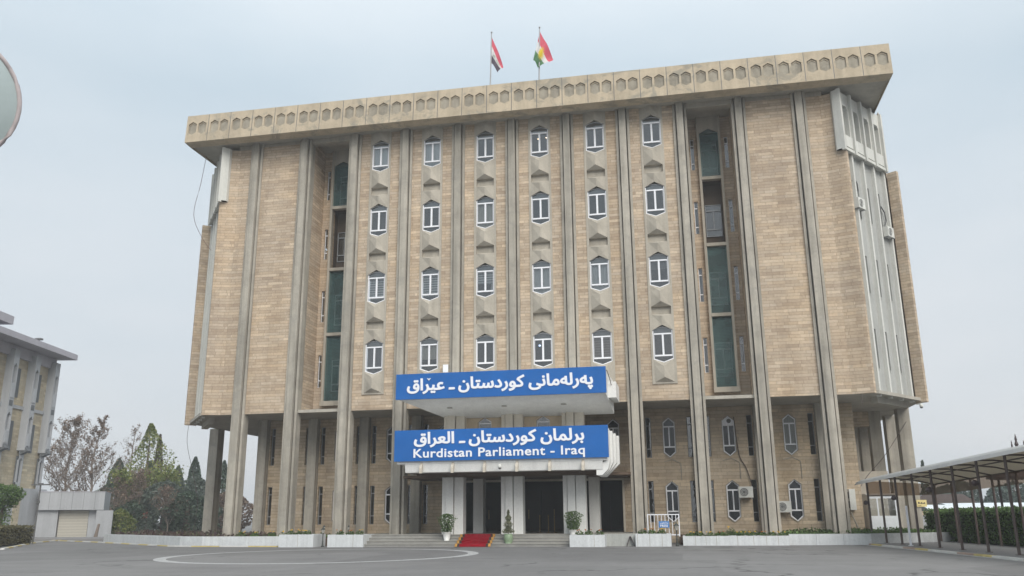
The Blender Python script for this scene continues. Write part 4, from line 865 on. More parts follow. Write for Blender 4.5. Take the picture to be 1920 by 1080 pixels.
def shrub_pot(name, label, loc, pot_prof, pot_mat, leaf_mat, kind, r, h, seed, n=1500):
    rnd = random.Random(seed); t = thing(name, label, 'potted plant', loc)
    MB().lathe(pot_prof, (0, 0, 0), 20).build('pot', M[pot_mat], t, True); z0 = pot_prof[-2][1]
    MB().tube([(0, 0, z0 - 0.05), (0.01, 0, z0 + h * 0.5)], [0.03, 0.015], 6).build('stem', M['bark'], t)
    mb = MB()
    for _ in range(n):
        if kind == 'cone':
            q = rnd.random() ** 1.3; rr = r * (1 - q) ** 0.7 * (0.75 + 0.25 * math.sin(q * 22)) * math.sqrt(rnd.random()); z = z0 + 0.05 + q * h
        else:
            q = rnd.random(); z = z0 + 0.02 + q * h; rr = r * (0.55 + 0.6 * q if q < 0.7 else 0.97 * math.sqrt(max(0, 1 - ((q - 0.7) / 0.3) ** 2)) + 0.06) * math.sqrt(rnd.random())
        a = rnd.uniform(0, 6.28); rr *= 0.86 + 0.28 * math.sin(3 * a + z * 5 + seed) ** 2; mb.leaf((rr * math.cos(a), rr * math.sin(a), z), 0.045, rnd)
    mb.build('foliage', M[leaf_mat], t); return t
shrub_pot('potted_shrub', 'bushy green shrub in a tapering white pot on the steps', (-3.4, -2.2, 0.31), [(0.14, 0), (0.24, 0.42), (0.26, 0.44), (0.22, 0.44), (0.0, 0.40)], 'pot_white', 'lf_green', 'ball', 0.5, 0.95, 1)
shrub_pot('potted_conifer', 'pale cone shaped shrub in a round green pot', (0.08, -2.45, 0.16), [(0.16, 0), (0.24, 0.12), (0.25, 0.36), (0.2, 0.5), (0.16, 0.5), (0.0, 0.46)], 'pot_green', 'lf_pale', 'cone', 0.36, 1.2, 2, 1300)
shrub_pot('potted_shrub', 'rounded green shrub in a white pot behind the right hand step planter', (3.5, -1.75, 0.47), [(0.14, 0), (0.24, 0.34), (0.26, 0.36), (0.22, 0.36), (0.0, 0.32)], 'pot_white', 'lf_green', 'ball', 0.52, 0.95, 3)

def lantern(label, loc, h):
    t = thing('garden_lamp', label, 'garden lamp', loc, 0, None); s = h / 1.2
    MB().lathe([(0.09 * s, 0), (0.09 * s, 0.06 * s), (0.05 * s, 0.1 * s), (0.035 * s, 0.3 * s), (0.045 * s, 0.34 * s), (0.03 * s, 0.38 * s), (0.03 * s, 0.72 * s), (0.06 * s, 0.78 * s)], (0, 0, 0), 10).build('post', M['green_metal'], t)
    MB().lathe([(0.07 * s, 0.79 * s), (0.13 * s, 1.0 * s), (0.0, 1.0 * s)], (0, 0, 0), 6).build('lantern_glass', M['lampglass'], t)
    MB().lathe([(0.15 * s, 1.0 * s), (0.13 * s, 1.03 * s), (0.03 * s, 1.12 * s), (0.025 * s, 1.16 * s), (0.03 * s, 1.18 * s), (0.0, 1.22 * s)], (0, 0, 0), 6).build('lamp_cap', M['green_metal'], t)
lantern('dark lantern post standing between the two left planters', (-10.42, -2.6, 0), 1.12)
lantern('small lantern rising behind the planter by the garden wall', (-11.1, -0.9, 0.44), 0.75)
lantern('small lantern rising behind the planter beside the steps', (-9.6, -0.9, 0.44), 0.72)
lantern('dark lantern post at the foot of the white railing', (8.95, -2.4, 0), 1.22)

# red carpet over the steps
t = thing('red_carpet', 'red carpet with gold patterned edges laid down the steps', 'carpet', (-1.78, -2.4, 0))
prof = []
for q in range(4): prof += [(-0.40 + 0.36 * q - 0.02, 0.155 * q + 0.012), (-0.40 + 0.36 * q - 0.02, 0.155 * (q + 1) + 0.012)]
prof += [(1.9, 0.632)]; prof[0] = (-0.55, 0.012)
def runner(x0, x1, dz):
    mb = MB()
    for (y0, z0), (y1, z1) in zip(prof, prof[1:]): mb.face([(x0, y0 - dz, z0 + dz), (x1, y0 - dz, z0 + dz), (x1, y1 - dz, z1 + dz), (x0, y1 - dz, z1 + dz)])
    return mb
runner(-0.98, 0.98, 0).build('pile', M['red'], t)
for s in (-1, 1):
    mb = MB()
    for i, ((y0, z0), (y1, z1)) in enumerate(zip(prof, prof[1:])):
        for q in range(2):
            mb.mat((i + q) % 2); a, b = sorted((s * (0.98 - 0.13 * q), s * (0.98 - 0.13 * (q + 1)))); mb.face([(a, y0 - 0.006, z0 + 0.006), (b, y0 - 0.006, z0 + 0.006), (b, y1 - 0.006, z1 + 0.006), (a, y1 - 0.006, z1 + 0.006)])
    mb.build('border', parent=t, mats=[M['gold'], M['black']])
proto = None
for i, (x, lb) in enumerate(((1.15, 'brass rope post in the dark entrance, the one nearest the middle column'), (1.65, 'brass rope post in the dark entrance, second from the middle column'), (2.0, 'brass rope post in the dark entrance, farthest from the middle column'))):
    if proto is None:
        proto = thing('rope_post', lb, 'stanchion', (x, 1.5, PF), 0, 'brass rope posts'); MB().lathe([(0.16, 0), (0.16, 0.02), (0.04, 0.05), (0.0, 0.05)], (0, 0, 0), 14).build('base', M['brass'], proto); MB().lathe([(0.028, 0.05), (0.028, 0.92), (0.05, 0.95), (0.03, 1.0), (0.0, 1.02)], (0, 0, 0), 10).build('post', M['brass'], proto)
    else:
        c = copy_tree(proto); c.location = (x, 1.5, PF); c['label'] = lb

# white railing with a blue press sign, folding board
t = thing('railing', 'white painted metal railing with upright bars behind a planter', 'railing', (8.25, -0.4, 0.44)); mb = MB(); L = 0.86
for z in (0.06, 1.12): mb.box(-L, L, -0.025, 0.025, z, z + 0.05)
for x in (-L, L - 0.05): mb.box(x, x + 0.05, -0.025, 0.025, 0, 0.06); mb.box(x, x + 0.05, -0.025, 0.025, 0.11, 1.12)
mb.build('frame', M['letter'], t); mb = MB()
for i in range(1, 9): x = -L + i * 2 * L / 9; mb.box(x - 0.014, x + 0.014, -0.014, 0.014, 0.11, 1.12)
mb.build('bar', M['letter'], t)
t2 = thing('press_sign', 'small blue press sign hanging on the white railing', 'sign', (8.28, -0.47, 0.0)); MB().box(-0.28, 0.28, -0.012, 0.012, 0.9, 1.24).build('plate', M['press_blue'], t2)
lettering('lettering', 'PRESS', -0.2, 0.2, 0.94, 1.06, -0.014, t2, M['letter'], 0.02, 0.006)
lettering('lettering', shape('رۆژنامەنووس').replace('ۆ', '\uFEED').replace('ژ', '\uFB8A'), -0.22, 0.22, 1.09, 1.2, -0.014, t2, M['letter'], 0.01, 0.006)
t = thing('folding_board', 'small folded dark board leaning beside the railing planter', 'board', (6.55, -2.3, 0)); mb = MB()
for s in (-1, 1): mb.prism([(s * 0.2, 0), (s * 0.2 + 0.03, 0), (0.015 * s + 0.015, 0.5), (0.015 * s - 0.015, 0.5)], -0.15, 0.15, lambda a, b, h: (a, h, b))
mb.build('panel', M['dark_metal'], t)

# air conditioners, boxes, cameras and cables on the building
def ac(label, loc, rz=0.0, fan=True):
    t = thing('air_conditioner', label, 'air conditioner', loc, rz, 'air conditioner units'); MB().box(-0.4, 0.4, -0.3, 0.0, 0, 0.62).build('body', M['plastic'], t)
    g = MB(); n = 24
    for r in (0.24, 0.17, 0.1): g.tube([(-0.1 + r * math.cos(a * 2 * math.pi / n), -0.312, 0.31 + r * math.sin(a * 2 * math.pi / n)) for a in range(n + 1)], 0.012, 5)
    g.build('fan_guard', M['plastic'], t); d = MB(); d.face([(-0.1 + 0.245 * math.cos(a * 2 * math.pi / n), -0.303, 0.31 + 0.245 * math.sin(a * 2 * math.pi / n)) for a in range(n)]); d.build('fan', M['ac_dark'], t)
    b = MB()
    for x in (-0.3, 0.3): b.box(x - 0.02, x + 0.02, -0.33, 0.25, -0.06, -0.02)
    b.build('bracket', M['grey_metal'], t)
ac('outdoor air conditioner beside an arched window, the higher of the two on the stone wall', (12.95, 3.55, 2.5))
ac('outdoor air conditioner low on the stone wall next to a pillar', (15.0, 3.55, 1.66))
def wall_unit(label, loc):
    t = thing('air_conditioner', label, 'air conditioner', loc, 0, 'air conditioner units'); MB().box(-0.16, 0.16, -0.55, 0.0, 0, 1.15).build('body', M['plastic'], t); g = MB()
    for z in (0.3, 0.82): g.lathe([(0.0, 0), (0.2, 0), (0.2, 0.01), (0.0, 0.01)], (0, 0, 0), 4) if False else g.box(-0.185, -0.16, -0.46, -0.1, z - 0.18, z + 0.18)
    g.build('fan_guard', M['ac_dark'], t)
wall_unit('tall double fan outdoor unit on the wall beyond the last pillar', (18.75, 3.78, 1.75))
def ch_at(a, o, z): return (20.0 + T[0] * a + NN[0] * o, 0.09 + T[1] * a + NN[1] * o, z)
ac('outdoor air conditioner among the white fins, nearest the brick edge', ch_at(0.6, -0.1, 18.6), R(53))
ac('outdoor air conditioner among the white fins, nearest the far brick fin', ch_at(4.0, -0.1, 17.6), R(53))
for a, z, lb in ((0.6, 19.3, 'dark curling pipe above the nearer unit among the white fins'), (3.85, 18.2, 'dark curling pipe above the farther unit among the white fins')):
    mb = MB(); mb.tube([ch_at(a, -0.1, z), ch_at(a + 0.25, -0.05, z + 0.5), ch_at(a + 0.1, -0.02, z + 1.0), ch_at(a - 0.2, -0.06, z + 1.3), ch_at(a - 0.25, -0.12, z + 1.0)], 0.045, 6); tag(mb.build('pipe', M['ac_dark']), lb, 'pipe')
t = thing('junction_box', 'small pale box on the brick above the upper blue sign', 'utility box', (-4.15, 0, 9.9)); MB().box(-0.17, 0.17, -0.18, 0, 0, 0.5).build('box', M['plastic'], t); MB().box(-0.15, 0.15, -0.195, -0.181, 0.03, 0.47).build('lid', M['letter'], t)
def dome(label, loc, rz=0):
    t = thing('security_camera', label, 'camera', loc, rz); MB().box(-0.03, 0.03, -0.28, 0.0, 0.0, 0.05).build('arm', M['plastic'], t); MB().lathe([(0.05, 0.03), (0.1, -0.05), (0.1, -0.14), (0.0, -0.14)], (0, -0.28, 0), 14).build('housing', M['plastic'], t); MB().lathe([(0.09, -0.14), (0.07, -0.21), (0.0, -0.24)], (0, -0.28, 0), 14).build('lens_dome', M['ac_dark'], t)
dome('white dome camera under the lower blue sign', (-0.05, yf + 0.0, 4.2)); dome('white dome camera on the far right lower corner of the building', (22.9, 3.9, 7.6), R(53))
def cable(label, pts, r, mat='cable'):
    mb = MB(); P = [Vector(p) for p in pts]; out = []
    for i in range(len(P) - 1):
        a, b, c, d = P[max(i - 1, 0)], P[i], P[i + 1], P[min(i + 2, len(P) - 1)]
        for q in range(5): u = q / 5; out.append(0.5 * ((2 * b) + (c - a) * u + (2 * a - 5 * b + 4 * c - d) * u * u + (3 * b - a - 3 * c + d) * u ** 3))
    out.append(P[-1]); mb.tube(out, r, 5); return tag(mb.build('cable', M[mat]), label, 'cable')
cable('loose reddish cable hanging at the left upper corner under the cornice', [(-21.9, 0.9, 26.0), (-22.2, 1.0, 24.0), (-22.9, 1.6, 22.0), (-22.7, 2.6, 20.6), (-21.9, 2.6, 19.6)], 0.016, 'rust')
cable('loose cable hanging below the left bottom corner of the upper block', [(-23.3, 4.0, 7.9), (-23.2, 3.8, 6.5), (-22.6, 3.9, 4.4), (-22.3, 4.2, 2.6), (-22.6, 4.4, 0.5)], 0.014)
cable('thin cable running down the folded brick end at the right', [(19.05, -0.04, 22.0), (19.12, -0.05, 16.0), (19.1, -0.06, 10.0), (19.2, -0.1, 7.2)], 0.012)
cable('thin wire stretched from the right columns down to the walkway', [(23.1, 7.45, 7.0), (21.6, 7.2, 5.0), (20.2, 6.6, 3.6), (18.9, 4.2, 2.2)], 0.018)
cable('dark cable running down the stone wall to the higher air conditioner', [(12.6, YW - 0.05, 7.2), (12.75, YW - 0.06, 5.0), (13.1, YW - 0.07, 4.2), (13.35, YW - 0.1, 3.2)], 0.025)
cable('short cable from the right hand sign corner down to the canopy', [(5.75, -3.6, 9.1), (5.85, -3.0, 8.7), (5.9, -2.4, 8.3)], 0.02)
for a, b, lb in ((8.9, 4.85, 'thin drain pipe under the arched window right of the entrance'), (12.3, 4.85, 'thin drain pipe under the middle upper arched window at the right'), (15.75, 4.85, 'thin drain pipe under the last upper arched window at the right')):
    mb = MB(); mb.tube([(a - 0.5, YW - 0.02, b - 0.2), (a, YW - 0.02, b - 0.08), (a + 0.45, YW - 0.02, b - 0.32), (a + 0.45, YW - 0.02, b - 1.3)], 0.022, 5); tag(mb.build('drain_pipe', M['conc']), lb, 'pipe')

# flags on the roof
def flag(label, name_pole, x, y, ztop, lean, corners, mat, sag, emblem=None):
    t = thing('flagpole', label, 'flag', (x, y, ZC1)); hgt = ztop - ZC1
    MB().tube([(0, 0, 0), (lean, 0, hgt)], [0.055, 0.035], 8).build('pole', M['grey_metal'], t); MB().lathe([(0.0, 0), (0.07, 0.05), (0.05, 0.13), (0.0, 0.15)], (lean, 0, hgt), 10).build('finial', M['grey_metal'], t)
    ht, hb, fb, ft = [Vector((c[0] - x, c[1] - y, c[2] - ZC1)) for c in corners]
    def P(u, v):
        p = (ht * (1 - u) + ft * u) * (1 - v) + (hb * (1 - u) + fb * u) * v
        p.y += 0.22 * math.sin(u * 9 + v * 2.0) * u ** 0.5 + sag * u * (1 - u) + 0.1 * math.sin(v * 6 + 1) * u; p.x += 0.07 * math.sin(v * 7 + u * 4) * u; return p
    me = bpy.data.meshes.new('cloth'); n, m_ = 24, 20; vs = [P(i / n, j / m_) for j in range(m_ + 1) for i in range(n + 1)]
    fs = [(j * (n + 1) + i, j * (n + 1) + i + 1, (j + 1) * (n + 1) + i + 1, (j + 1) * (n + 1) + i) for j in range(m_) for i in range(n)]
    me.from_pydata([tuple(v) for v in vs], [], fs); uv = me.uv_layers.new(name='UVMap')
    for p in me.polygons:
        for li in p.loop_indices: vi = me.loops[li].vertex_index; uv.data[li].uv = ((vi % (n + 1)) / n * 1.5, 1 - (vi // (n + 1)) / m_)
    me.materials.append(mat); me.polygons.foreach_set('use_smooth', [True] * len(me.polygons)); o = bpy.data.objects.new('cloth', me); COL.objects.link(o); o.parent = t
    if emblem:
        tm = text_mesh(*emblem); xs = [v.co.x for v in tm.vertices]; ys = [v.co.y for v in tm.vertices]; a, b, c, d = min(xs), max(xs), min(ys), max(ys)
        tv = [v.co.copy() for v in tm.vertices]; bmv = []
        for q in tv: u = 0.25 + 0.5 * (q.x - a) / (b - a); v = 0.6 - 0.2 * (q.y - c) / (d - c); w = P(u, v); w.y -= 0.03; bmv.append(w)
        for v, w in zip(tm.vertices, bmv): v.co = w
        tm.materials.append(M['flag_green']); e_ = bpy.data.objects.new('script', tm); COL.objects.link(e_); e_.parent = o
    return t
def flag_mat(name, stripes, sun_=False):
    t = NT(name, 0.7, 0.15); sp = t.n('ShaderNodeSeparateXYZ'); t.l(t.tc.outputs['UV'], sp.inputs[0])
    r = t.n('ShaderNodeValToRGB'); r.color_ramp.interpolation = 'CONSTANT'
    while len(r.color_ramp.elements) < 3: r.color_ramp.elements.new(0.5)
    for el, (p, c) in zip(r.color_ramp.elements, stripes): el.position = p; el.color = c
    t.l(sp.outputs['Y'], r.inputs[0]); col = r.outputs['Color']
    if sun_:
        M_ = lambda op, a, b=None: (lambda x: ([t.l(v, x.inputs[i]) if not isinstance(v, (int, float)) else setattr(x.inputs[i], 'default_value', v) for i, v in enumerate((a, b)) if v is not None], x.outputs[0])[1])(t.n('ShaderNodeMath', operation=op))
        dx = M_('SUBTRACT', sp.outputs['X'], 0.75); dy = M_('SUBTRACT', sp.outputs['Y'], 0.5); rr = M_('SQRT', M_('ADD', M_('MULTIPLY', dx, dx), M_('MULTIPLY', dy, dy)))
        an = M_('ARCTAN2', dy, dx); ray = M_('PINGPONG', M_('MULTIPLY', an, 21 / (2 * math.pi)), 0.5); lim = M_('SUBTRACT', 0.31, M_('MULTIPLY', ray, 0.36)); ins = M_('LESS_THAN', rr, lim)
        col = t.mixc(ins, col, (0.80, 0.60, 0.06, 1))
    t.color(col); tr = t.n('ShaderNodeBsdfTranslucent'); t.l(col, tr.inputs['Color']); mx = t.n('ShaderNodeMixShader'); mx.inputs[0].default_value = 0.45; t.l(t.b.outputs[0], mx.inputs[1]); t.l(tr.outputs[0], mx.inputs[2]); t.l(mx.outputs[0], t.t.nodes['Material Output'].inputs[0]); return t.m
M['flag_green'] = plain('flag_script_green', (0.10, 0.22, 0.05, 1), 0.8)
wht = (0.75, 0.75, 0.76, 1); redf = (0.70, 0.14, 0.19, 1)
fm1 = flag_mat('red_white_black_cloth', [(0.0, (0.15, 0.13, 0.16, 1)), (0.333, wht), (0.667, redf)]); fm2 = flag_mat('red_white_green_sun_cloth', [(0.0, (0.14, 0.28, 0.15, 1)), (0.333, wht), (0.667, redf)], True)  # stripe tones lightened, distance haze is in the colours
flag('drooping red, white and black flag with green script on its roof pole', 'pole', -1.9, 2.0, 33.75, 0.14, [(-1.76, 2, 33.5), (-1.85, 2, 31.6), (-1.28, 2.2, 30.75), (-0.95, 2.1, 31.2)], fm1, 0.25, (shape('الله اكبر'), 0.01, 0.0))
flag('drooping red, white and green flag with a yellow sun on its roof pole', 'pole', 1.45, 2.0, 33.7, 0.14, [(1.62, 2, 33.45), (1.14, 1.85, 31.3), (1.52, 2.0, 30.65), (2.5, 2.1, 31.35)], fm2, -0.3)

# ------------------------------------------------------------------ covered walkway, hedge, kiosk on the right
t = thing('covered_walkway', 'curved brown steel walkway with a pale canopy roof and slim posts', 'walkway', (0, 0, 0))
PY = [0.4 - 2.33 * i for i in range(11)]
fx = lambda y: 19.03 + (0.4 - y) * 0.0835 + 0.0006 * (0.4 - y) ** 2
nz_ = lambda y: 3.02 + (0.4 - y) * 0.021
prof = [(-0.42, -0.02), (-0.30, 0.14), (0.0, 0.27), (0.7, 0.36), (1.6, 0.34), (2.6, 0.22), (3.5, 0.0)]
def roof(mb, y0, y1, dz, th, pr=prof):
    for (a0, h0), (a1, h1) in zip(pr, pr[1:]): mb.face([(fx(y0) + a0, y0, nz_(y0) + h0 + dz), (fx(y0) + a1, y0, nz_(y0) + h1 + dz), (fx(y1) + a1, y1, nz_(y1) + h1 + dz), (fx(y1) + a0, y1, nz_(y1) + h0 + dz)])
ys = [1.2] + PY + [-24.0]
r1 = MB(); r2 = MB()
for a, b in zip(ys, ys[1:]): roof(r1, a, b, 0.05, 0)
for a, b in zip(ys, ys[1:]): roof(r2, a, b, 0.0, 0, prof[1:])
r1.build('roof', M['sheet'], t); r2.build('ceiling', M['under'], t)
for y in PY:
    x = fx(y); z = nz_(y); p_ = MB(); p_.tube([(x, y, 0.12), (x, y, z + 0.2)], 0.055, 8); p_.box(x - 0.1, x + 0.1, y - 0.1, y + 0.1, 0.12, 0.14); p_.build('post', M['brown_metal'], t)
    p_ = MB(); p_.tube([(x + 3.35, y, 0.12), (x + 3.35, y, z + 0.02)], 0.055, 8); p_.build('post', M['brown_metal'], t)
    rf = MB(); rf.tube([(x + a, y, z + h - 0.05) for a, h in prof[1:]], 0.035, 6); rf.build('rafter', M['brown_metal'], t)
bm_ = MB()
for a, b in zip(PY, PY[1:]):
    bm_.tube([(fx(a), a, nz_(a) + 0.16), (fx(b), b, nz_(b) + 0.16)], 0.04, 6); bm_.tube([(fx(a) + 3.35, a, nz_(a) - 0.02), (fx(b) + 3.35, b, nz_(b) - 0.02)], 0.04, 6); bm_.tube([(fx(a) + 1.7, a, nz_(a) + 0.2), (fx(b) + 1.7, b, nz_(b) + 0.2)], 0.03, 6)
bm_.build('purlin', M['brown_metal'], t)
def tinted():
    q = NT('brown_tinted_sheet', 0.3, 0.4); q.color((0.13, 0.09, 0.065, 1)); tr = q.n('ShaderNodeBsdfTransparent'); tr.inputs[0].default_value = (0.62, 0.5, 0.4, 1); mx = q.n('ShaderNodeMixShader'); mx.inputs[0].default_value = 0.5; q.l(q.b.outputs[0], mx.inputs[1]); q.l(tr.outputs[0], mx.inputs[2]); q.l(mx.outputs[0], q.t.nodes['Material Output'].inputs[0]); return q.m
M['tinted'] = tinted()
v_ = MB()
for a, b in zip(PY, PY[1:]): v_.face([(fx(a) + 3.3, a, nz_(a) - 0.02), (fx(b) + 3.3, b, nz_(b) - 0.02), (fx(b) + 3.3, b, nz_(b) - 0.55), (fx(a) + 3.3, a, nz_(a) - 0.55)])
a = PY[0]; v_.face([(fx(a) + 0.05, a + 0.05, nz_(a) + 0.2), (fx(a) + 3.3, a + 0.05, nz_(a) + 0.0), (fx(a) + 3.3, a + 0.05, nz_(a) - 0.55), (fx(a) + 0.05, a + 0.05, nz_(a) - 0.6)])
v_.build('tinted_valance', M['tinted'], t)
for y, dz, lb in ((PY[0], 2.1, 'round dark lamp on the farthest walkway post'), (PY[2], 2.25, 'round dark lamp on the third walkway post from the building'), (PY[4], 2.5, 'round dark lamp on the fifth walkway post from the building'), (PY[6], 2.6, 'round dark lamp on the seventh walkway post from the building')):
    t2 = thing('post_lamp', lb, 'lamp', (fx(y) - 0.06, y, dz)); MB().lathe([(0.03, 0.12), (0.1, 0.08), (0.13, 0), (0.1, -0.08), (0.0, -0.11)], (-0.08, 0, 0), 12).build('shade', M['dark_metal'], t2); MB().box(-0.06, 0.02, -0.015, 0.015, -0.01, 0.03).build('bracket', M['dark_metal'], t2)

def hedge(label, x0, x1, y0, y1, h, mat, n, seed, core, rz=0, loc=(0, 0, 0), size=0.07):
    t = thing('clipped_hedge', label, 'hedge', loc, rz); rnd = random.Random(seed); MB().box(x0 + 0.1, x1 - 0.1, y0 + 0.1, y1 - 0.1, 0, h - 0.1).build('branch_core', M[core], t); mb = MB()
    A = [(y1 - y0) * h, (y1 - y0) * h, (x1 - x0) * h, (x1 - x0) * h, (x1 - x0) * (y1 - y0)]
    for _ in range(n):
        f = rnd.choices(range(5), A)[0]; u, v = rnd.random(), rnd.random(); e_ = rnd.gauss(0, 0.035)
        if f == 0: p = (x0 + 0.04 + e_, y0 + u * (y1 - y0), v * h)
        elif f == 1: p = (x1 - 0.04 + e_, y0 + u * (y1 - y0), v * h)
        elif f == 2: p = (x0 + u * (x1 - x0), y0 + 0.04 + e_, v * h)
        elif f == 3: p = (x0 + u * (x1 - x0), y1 - 0.04 + e_, v * h)
        else: p = (x0 + u * (x1 - x0), y0 + v * (y1 - y0), h - 0.03 + abs(e_) * 1.5 + 0.03 * math.sin(u * 40))
        mb.leaf(p, size, rnd)
    mb.build('foliage', M[mat], t); return t
M['core'] = plain('dark_twigs', (0.03, 0.045, 0.02, 1), 0.95, 0.05)
M['core_dry'] = plain('dry_twigs', (0.05, 0.042, 0.03, 1), 0.95, 0.05)
hedge('long clipped green hedge behind the covered walkway', -0.6, 0.7, -24, 5.0, 1.58, 'lf_hedge', 20000, 4, 'core', 0.075, (23.95, 0.8, 0.1), 0.075)
hedge('clipped brownish hedge at the left edge in front of the grey building', -0.7, 0.8, -9.5, 3.0, 1.08, 'lf_dryhedge', 9000, 6, 'core_dry', R(22), (-33.9, 1.0, 0.08), 0.07)

t = thing('guard_kiosk', 'small white guard kiosk with windows beside the stone wall', 'kiosk', (19.85, 4.9, 0.44)); mb = MB()
mb.box(0, 1.55, 0, 0.06, 0, 0.98); mb.box(0, 1.55, 0, 0.06, 1.95, 2.15)
for x in (0.0, 0.48, 1.47): mb.box(x, x + 0.08, 0, 0.06, 0.98, 1.95)
mb.box(0, 0.06, 0.06, 1.8, 0, 2.15); mb.box(1.49, 1.55, 0.06, 1.8, 0, 2.15); mb.box(0.06, 1.49, 1.74, 1.8, 0, 0.9); mb.box(-0.08, 1.63, -0.1, 1.95, 2.151, 2.22); mb.build('body', M['panel_white'], t)
p_ = MB()
for a, b in ((0.08, 0.48), (0.56, 1.47)): p_.face([(a, 0.03, 0.98), (b, 0.03, 0.98), (b, 0.03, 1.95), (a, 0.03, 1.95)])
p_.build('window', M['glass'], t)
t = thing('notice_plate', 'small yellow notice plate on the right hand column', 'sign', (23.4, 7.45, 1.92)); MB().box(-0.3, 0.26, -0.02, 0.02, 0, 0.4).build('plate', M['yellow'], t)
mb = MB(); rnd = random.Random(2); x = -0.22
while x < 0.16: w = rnd.uniform(0.03, 0.08); mb.box(x, x + w, -0.026, -0.021, 0.17, 0.17 + rnd.uniform(0.03, 0.12)); x += w + 0.02
mb.box(-0.24, -0.06, -0.026, -0.021, 0.05, 0.075); mb.build('lettering', M['letter_dark'], t)
t = thing('leaning_board', 'narrow pale board leaning on a walkway post', 'board', (18.95, 3.2, 0.45)); mb = MB(); mb.prism([(0, 0), (0.06, 0), (-0.35, 1.2), (-0.4, 1.2)], -0.1, 0.1, lambda a, b, h: (a, h, b)); mb.build('panel', M['beige_lt'], t)
t = thing('white_post', 'plain white square post beside the brown walkway post', 'post', (19.35, -6.2, 0.12)); MB().box(-0.04, 0.04, -0.04, 0.04, 0, 1.75).build('shaft', M['letter'], t); MB().box(-0.09, 0.09, -0.09, 0.09, 0, 0.03).build('foot', M['letter'], t)

# ------------------------------------------------------------------ trees
def branch(mb, p, d, L, r, depth, rnd, tips, spread=0.5, upb=0.25, n=None):
    seg = 3; pts = [p]; q = p.copy(); dd = d.copy()
    for _ in range(seg): dd = (dd + Vector((rnd.gauss(0, 0.10), rnd.gauss(0, 0.10), rnd.gauss(0.02, 0.05)))).normalized(); q = q + dd * (L / seg); pts.append(q.copy())
    mb.tube(pts, [r, r * 0.88, r * 0.76, r * 0.62], 6 if r > 0.06 else 4, False)
    if depth == 0: tips += pts[1:]; return
    tips += pts[2:] if depth <= 2 else []
    for i in range(n or rnd.choice((2, 3, 3))):
        a = rnd.uniform(0, 6.28); side = Vector((math.cos(a), math.sin(a), 0)); nd = (dd + side * rnd.uniform(spread * 0.6, spread * 1.3) + Vector((0, 0, upb))).normalized()
        st_ = pts[rnd.choice((2, 3, 3))] if i else pts[3]; branch(mb, st_.copy(), nd, L * rnd.uniform(0.62, 0.85), r * (0.62 if i else 0.7), depth - 1, rnd, tips, spread, upb)
def tree(name, label, loc, h, seed, leaf_mat, nleaf, lsize, jit, depth=5, spread=0.5, bark='bark', trunk=0.28, group=None, r0=None, leaf_low=0.0):
    rnd = random.Random(seed); t = thing(name, label, 'tree', loc, rnd.uniform(0, 6), group); mb = MB(); tips = []
    branch(mb, Vector((0, 0, 0)), Vector((0, 0, 1)), h * trunk, r0 or h * 0.018, depth, rnd, tips, spread)
    zm = max(p.z for p in tips); s = h / zm
    mb.v = [(x * s, y * s, z * s) for x, y, z in mb.v]; mb.build('trunk', M[bark], t); lf = MB()
    for _ in range(nleaf):
        p = rnd.choice(tips) * s; lf.leaf(p + Vector((rnd.gauss(0, jit), rnd.gauss(0, jit), rnd.gauss(-leaf_low, jit))), lsize, rnd)
    lf.build('crown', M[leaf_mat], t); return t
def column_tree(name, label, loc, h, r, seed, mat, n, lsize, group=None, kind='cypress', lumps=9):
    rnd = random.Random(seed); t = thing(name, label, 'tree', loc, 0, group); MB().tube([(0, 0, 0), (0, 0, h * 0.25), (0, 0, h * 0.92)], [r * 0.16 + 0.08, r * 0.12 + 0.05, 0.02], 7).build('trunk', M['bark'], t)
    lf = MB(); lum = [(rnd.uniform(0, 6.28), rnd.random(), rnd.uniform(0.12, 0.3) * (1.0 if kind == 'cypress' else 1.7)) for _ in range(lumps if kind == 'cypress' else lumps * 2)]
    for _ in range(n):
        q = rnd.random() ** (1.0 if kind == 'cypress' else 0.8); a = rnd.uniform(0, 6.28)
        if kind == 'cypress': prof_ = (0.35 + 0.65 * min(1, q / 0.25)) * (1 - q ** 2.2) ** 0.8 + 0.03
        elif kind == 'loose': prof_ = math.sin((0.1 + q * 0.88) * math.pi) ** 0.8 * (1.1 - 0.5 * q)
        else: prof_ = math.sin(min(1, 0.12 + q * 0.9) * math.pi) ** 0.6
        bump_ = 1 + sum(w * math.exp(-((math.atan2(math.sin(a - la), math.cos(a - la))) / 0.6) ** 2 - ((q - lq) / 0.12) ** 2) for la, lq, w in lum) - 0.12
        rr = r * prof_ * bump_ * (1 - 0.45 * rnd.random() ** 2); z = h * (0.03 + 0.97 * q); lf.leaf((rr * math.cos(a), rr * math.sin(a), z), lsize, rnd, 0.8 if kind == 'cypress' else 0)
    lf.build('crown', M[mat], t); return t
